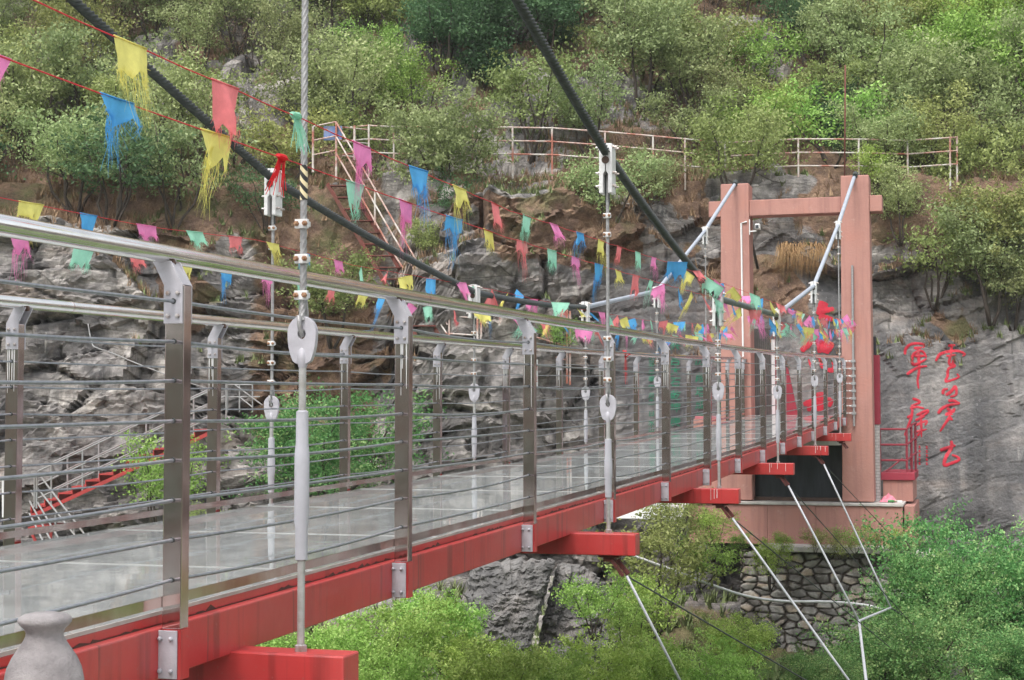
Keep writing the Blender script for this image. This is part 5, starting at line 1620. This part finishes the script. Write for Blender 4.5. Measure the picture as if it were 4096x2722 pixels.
MB().box((p0.x, 37.25, p1.z), (p1.x, 37.28, p0.z)).build('painted_board', bm_, pb_, po_)
ss_ = thing('steep_stairs', 'steep red metal stairs with rusty white rails running down from the hillside platform', 'stairs', None, tuple(at_y(1790, 1330, 35.2)))
so2 = tuple(ss_.location)
for dy, x1 in ((0, 1795), (58, 1790), (125, 1788)):
    px_tube(MB(), [(1345, 490 + dy, 37.2), (1345 + (x1 - 1345) * .5, 490 + dy + 388, 36.2), (x1, 1268 + dy * .55, 35.2)], .020).build('handrail', 'fence', ss_, so2, smooth=True)
for x, y0, y1, Y in ((1500, 750, 900, 36.5), (1667, 1045, 1160, 35.7), (1797, 1238, 1345, 35.2)):
    px_tube(MB(), [(x, y0, Y), (x, y1, Y)], .024).build('rail_post', 'fence', ss_, so2, smooth=True)
for k in range(13):
    t = k / 12; a = at_y(1368 + 330 * t, 745 + 560 * t, 37.3 - 1.9 * t)
    MB().box((a.x - .26, a.y - .12, a.z - .015), (a.x + .26, a.y + .08, a.z + .012)).build('tread', 'stair_old', ss_, so2)
for dx_ in (-.26, .26):
    a, b = at_y(1355, 725, 37.35), at_y(1710, 1330, 35.35)
    MB().bar(a + Vector((dx_, -.05, -.08)), b + Vector((dx_, -.05, -.08)), .035, .09).build('stringer', 'stair_old', ss_, so2)
cr = thing('cliff_railing', 'rusty railing crossing the cliff ledge below the steep stairs', 'railing', None, tuple(at_y(1990, 1400, 34.9)))
co_ = tuple(cr.location)
for pts in ([(1797, 1262, 35.2), (1912, 1276, 35.0)], [(1795, 1335, 35.2), (1905, 1342, 35.0)], [(1925, 1286, 35.0), (2100, 1336, 34.9), (2262, 1385, 34.8)], [(1925, 1350, 35.0), (2100, 1395, 34.9), (2262, 1440, 34.8)]):
    px_tube(MB(), pts, .019).build('rail', 'fence', cr, co_, smooth=True)
for x, y0, y1 in ((1910, 1268, 1425), (1925, 1280, 1430), (2268, 1240, 1535), (2280, 1245, 1540)):
    px_tube(MB(), [(x, y0, 34.9), (x, y1, 34.9)], .024).build('rail_post', 'fence', cr, co_, smooth=True)
pole = MB(); px_tube(pole, [(3381, 262, 37.0), (3380, 500, 37.0), (3378, 735, 37.0)], .018, 8)
p_ = at_y(3378, 735, 37.0)
tag(pole.build('rusty_pole', 'pole_red', None, tuple(p_), smooth='all'), 'tall thin rusty red pole standing behind the right tower column', 'pole')

# red metal stairs low on the left
ls = thing('metal_stairs', 'red steel stairs with grey tube railings climbing the gorge wall at lower left', 'stairs', None, tuple(at_y(150, 2080, 32.6)))
lo_ = tuple(ls.location)
A_, B_ = (128, 2065), (835, 1735)
for Y_, dy in ((32.4, 0), (33.5, -6)):
    MB().bar(at_y(A_[0], A_[1] + dy, Y_), at_y(B_[0], B_[1] + dy, Y_), .04, .075).build('stringer', 'stair_red', ls, lo_)
for k in range(13):
    t = (k + .5) / 13; a = at_y(A_[0] + (B_[0] - A_[0]) * t, A_[1] + (B_[1] - A_[1]) * t - 27, 32.4)
    MB().box((a.x - .16, 32.38, a.z - .015), (a.x + .14, 33.5, a.z + .015)).build('tread', 'stair_red', ls, lo_)
    MB().box((a.x - .165, 32.39, a.z - .15), (a.x - .145, 33.45, a.z - .016)).build('riser', 'stair_red', ls, lo_)
def sl(x, off): return A_[1] + (B_[1] - A_[1]) * (x - A_[0]) / (B_[0] - A_[0]) - off
for Y_, x0, x1, d_ in ((32.4, 150, 850, 0), (33.5, 215, 900, 8)):
    for off in (168, 112, 60):
        px_tube(MB(), [(x0, sl(x0, off + d_), Y_), (x1, sl(x1, off + d_), Y_)], .017).build('handrail', 'stair_rail', ls, lo_, smooth=True)
    for x in (x0 + 55, x0 + 180, x0 + 370, x0 + 560, x0 + 690):
        px_tube(MB(), [(x, sl(x, 168 + d_), Y_), (x, sl(x, 6), Y_)], .020).build('rail_post', 'stair_rail', ls, lo_, smooth=True)
lf = thing('landing_railing', 'grey stair railing slanting down to the right beneath the red stairs', 'railing', None, tuple(at_y(250, 2150, 31.8)))
lfo = tuple(lf.location)
for (x0, y0, x1, y1) in ((163, 1908, 347, 2150), (147, 1950, 310, 2155), (122, 1962, 240, 2165), (118, 2005, 205, 2165), (118, 2055, 172, 2165)):
    px_tube(MB(), [(x0, y0, 31.8), (x1, y1, 31.4)], .019).build('rail', 'stair_rail', lf, lfo, smooth=True)
for x, y0, y1 in ((138, 1905, 2030), (147, 1905, 2035), (222, 2060, 2160), (296, 2080, 2155)):
    px_tube(MB(), [(x, y0, 31.7), (x, y1, 31.7)], .022).build('rail_post', 'stair_rail', lf, lfo, smooth=True)
px_tube(MB(), [(118, 1910, 31.8), (180, 1906, 31.8)], .018).build('rail', 'stair_rail', lf, lfo)
fr_ = thing('red_landing', 'small red steel landing frame at the foot of the stairs', 'landing', None, tuple(at_y(150, 2165, 32)))
fro = tuple(fr_.location)
a, b = at_y(118, 2108, 32), at_y(212, 2125, 32)
MB().box((a.x, 31.9, b.z), (b.x, 33.2, a.z)).build('top_plate', 'stair_red', fr_, fro)
MB().bar(at_y(122, 2125, 31.95), at_y(150, 2180, 31.95), .05, .05).build('strut', 'stair_red', fr_, fro)
MB().bar(at_y(205, 2125, 31.95), at_y(200, 2185, 31.95), .05, .05).build('strut', 'stair_red', fr_, fro)
ul = thing('upper_landing', 'white railed landing against the gorge wall behind the far hanger', 'landing', None, tuple(at_y(960, 1640, 33.6)))
ulo = tuple(ul.location)
for pts in ([(900, 1588, 33.6), (1040, 1588, 33.6)], [(905, 1540, 33.6), (1012, 1540, 33.6)], [(940, 1540, 33.6), (1050, 1622, 33.5)], [(960, 1590, 33.6), (1010, 1630, 33.5)]):
    px_tube(MB(), pts, .014).build('rail', 'stair_rail', ul, ulo, smooth=True)
for x in (910, 958, 1010):
    px_tube(MB(), [(x, 1538, 33.6), (x, 1650, 33.6)], .016).build('rail_post', 'stair_rail', ul, ulo, smooth=True)
le = thing('rail_end', 'short white rail bracket at the left edge beside the stairs', 'railing', None, tuple(at_y(15, 2070, 32)))
leo = tuple(le.location)
px_tube(MB(), [(42, 1923, 32), (12, 1921, 32), (13, 2070, 32)], .024).build('rail', 'conduit', le, leo, smooth=True)
px_tube(MB(), [(13, 2015, 32), (44, 2018, 32)], .018).build('rail', 'conduit', le, leo, smooth=True)
wh = [at_y(*q) for q in ((352, 1296, 34.0), (368, 1375, 33.9), (392, 1394, 33.8), (457, 1417, 33.8), (560, 1460, 33.7), (682, 1506, 33.7), (780, 1540, 33.8), (880, 1570, 34))]
tag(MB().tube(smooth_path(wh), .014, 8).build('water_pipe', 'stair_rail', None, tuple(wh[0]), smooth='all'), 'thin white water pipe slanting across the left cliff face', 'pipe')

# drooping clumps of straw-coloured grass on the cliff
def straw(px, py, w_, h_, n, lab, seed, c='drygrass'):
    rr = random.Random(seed); p = hit_px(px, py); mb = MB(); o0 = p - p.normalized() * .05
    for k in range(n):
        a = rr.uniform(-1, 1); L = rr.uniform(.5, 1); dep = rr.uniform(.05, .45); wd = rr.uniform(.004, .009); o = len(mb.v); bx = rr.uniform(-.5, .5) * w_; oz = rr.uniform(-.25, .12) * h_
        for i in range(6):
            t = i / 5
            x = o0.x + bx + a * w_ * .35 * L * t; y = o0.y - dep * math.sin(t * 2.2); z = o0.z + oz + h_ * L * (.35 * math.sin(t * 2.6) - 1.0 * t * t)
            ww = wd * (1.05 - t); mb.v += [(x - ww, y, z), (x + ww, y, z)]
        mb.f += [(o + 2 * i, o + 2 * i + 1, o + 2 * i + 3, o + 2 * i + 2) for i in range(5)]
    tag(mb.build('grass_clump', c, None, tuple(o0)), lab, 'grass clump')
M['straw'] = simple('orange_straw', (.42, .27, .13), (.28, .16, .075), rough=.9, scale=3)
straw(3200, 1000, 1.0, .75, 520, 'orange straw-like grass clump hanging on the cliff between the tower columns', 1, 'straw')
straw(1330, 1290, 1.6, .6, 520, 'brown grass spilling down the dry gully', 6)

# pale gorge air
hz = MB().box((-178, -178, -10.7), (178, 178, 72)).build('haze', 'string', None)
hm, ht, hb = mat('haze_air')
for n in list(ht.nodes):
    if n.type == 'BSDF_PRINCIPLED': ht.nodes.remove(n)
pv = ht.nodes.new('ShaderNodeVolumePrincipled'); pv.inputs['Density'].default_value = .0005; pv.inputs['Color'].default_value = (.93, .95, .97, 1); pv.inputs['Anisotropy'].default_value = .2
ht.links.new(pv.outputs[0], [n for n in ht.nodes if n.type == 'OUTPUT_MATERIAL'][0].inputs['Volume'])
hz.data.materials.clear(); hz.data.materials.append(hm)
tag(hz, kind='stuff')

# smooth grey slab of rock leaning out of the bank under the deck
def slab(outline, Y0, Y1, lab, seed, bulge=.16):
    xs_ = [p[0] for p in outline]; K = 46
    P = [Vector((a, b, 0)) for a, b in outline]; cx = sum(xs_) / len(xs_); cy = sum(p[1] for p in outline) / len(outline)
    dense = []
    for a, b in zip(outline, outline[1:] + outline[:1]):
        for k in range(18): dense.append((a[0] + (b[0] - a[0]) * k / 18, a[1] + (b[1] - a[1]) * k / 18))
    mb = MB(); n = len(dense); R_ = 34
    for r in range(R_ + 1):
        f = r / R_
        for i, (a, b) in enumerate(dense):
            x, y = cx + (a - cx) * f, cy + (b - cy) * f
            nz_ = mnoise.fractal(Vector((x * .006, y * .006, seed)), 1, 2, 5) * .16 + mnoise.fractal(Vector((x * .018, y * .035, seed)), .8, 2.1, 6) * .10 - .10 * mnoise.cell(Vector((x * .011 + y * .003, y * .008, seed)))
            Y = Y0 + (Y1 - Y0) * (y - cy) / 400 - bulge * (1 - f ** 3) + nz_ + (.9 if r == R_ else 0)
            x += 16 * mnoise.noise(Vector((i * .31, seed, 0))) * f; y += 14 * mnoise.noise(Vector((i * .37, seed + 4, 0))) * f; mb.v.append(tuple(at_y(x, y, Y)))
    for r in range(R_):
        for i in range(n):
            i2 = (i + 1) % n; mb.f.append((r * n + i, r * n + i2, (r + 1) * n + i2, (r + 1) * n + i))
    c = at_y(cx, cy, Y0)
    tag(mb.build('rock_slab', M['slab'], None, tuple(c)), lab, 'rock')
def slab_mat():
    m, t, b = mat('slab_rock')
    v = coords(t)
    r = ramp(t, noise(t, 1.2, 9, .7, v), [(.3, (.085, .083, .085)), (.5, (.14, .135, .13)), (.62, (.20, .185, .175)), (.75, (.30, .27, .24))])
    s = ramp(t, noise(t, 1.0, 7, .65, coords(t, (3, 3, .7), (0, R(18), 0))), [(.42, (.32,) * 3), (.62, (.68,) * 3)])
    c = mixc(t, .7, r.outputs[0], s.outputs[0], 'OVERLAY')
    t.links.new(c, b.inputs['Base Color']); b.inputs['Roughness'].default_value = .9
    bump(t, b, noise(t, 3, 10, .7, v), .7, .06)
    return m
M['slab'] = slab_mat()
slab([(1880, 2262), (2060, 2235), (2222, 2240), (2196, 2330), (2165, 2450), (2120, 2590), (2040, 2640), (1930, 2560), (1860, 2400)], 24.5, 23.6, 'large smooth dark grey rock slab showing below the deck, left of a black cleft', 3)
slab([(2232, 2250), (2330, 2262), (2420, 2330), (2430, 2450), (2440, 2560), (2380, 2700), (2200, 2740), (2135, 2640), (2175, 2470), (2205, 2340)], 25.2, 24.2, 'paler rock rib on the right side of the black cleft below the deck', 8, .12)
slab([(2960, 2495), (3060, 2480), (3120, 2520), (3125, 2590), (3010, 2610), (2950, 2560)], 27.5, 27.3, 'grey boulder under the left foot of the rubble wall', 13, .2)
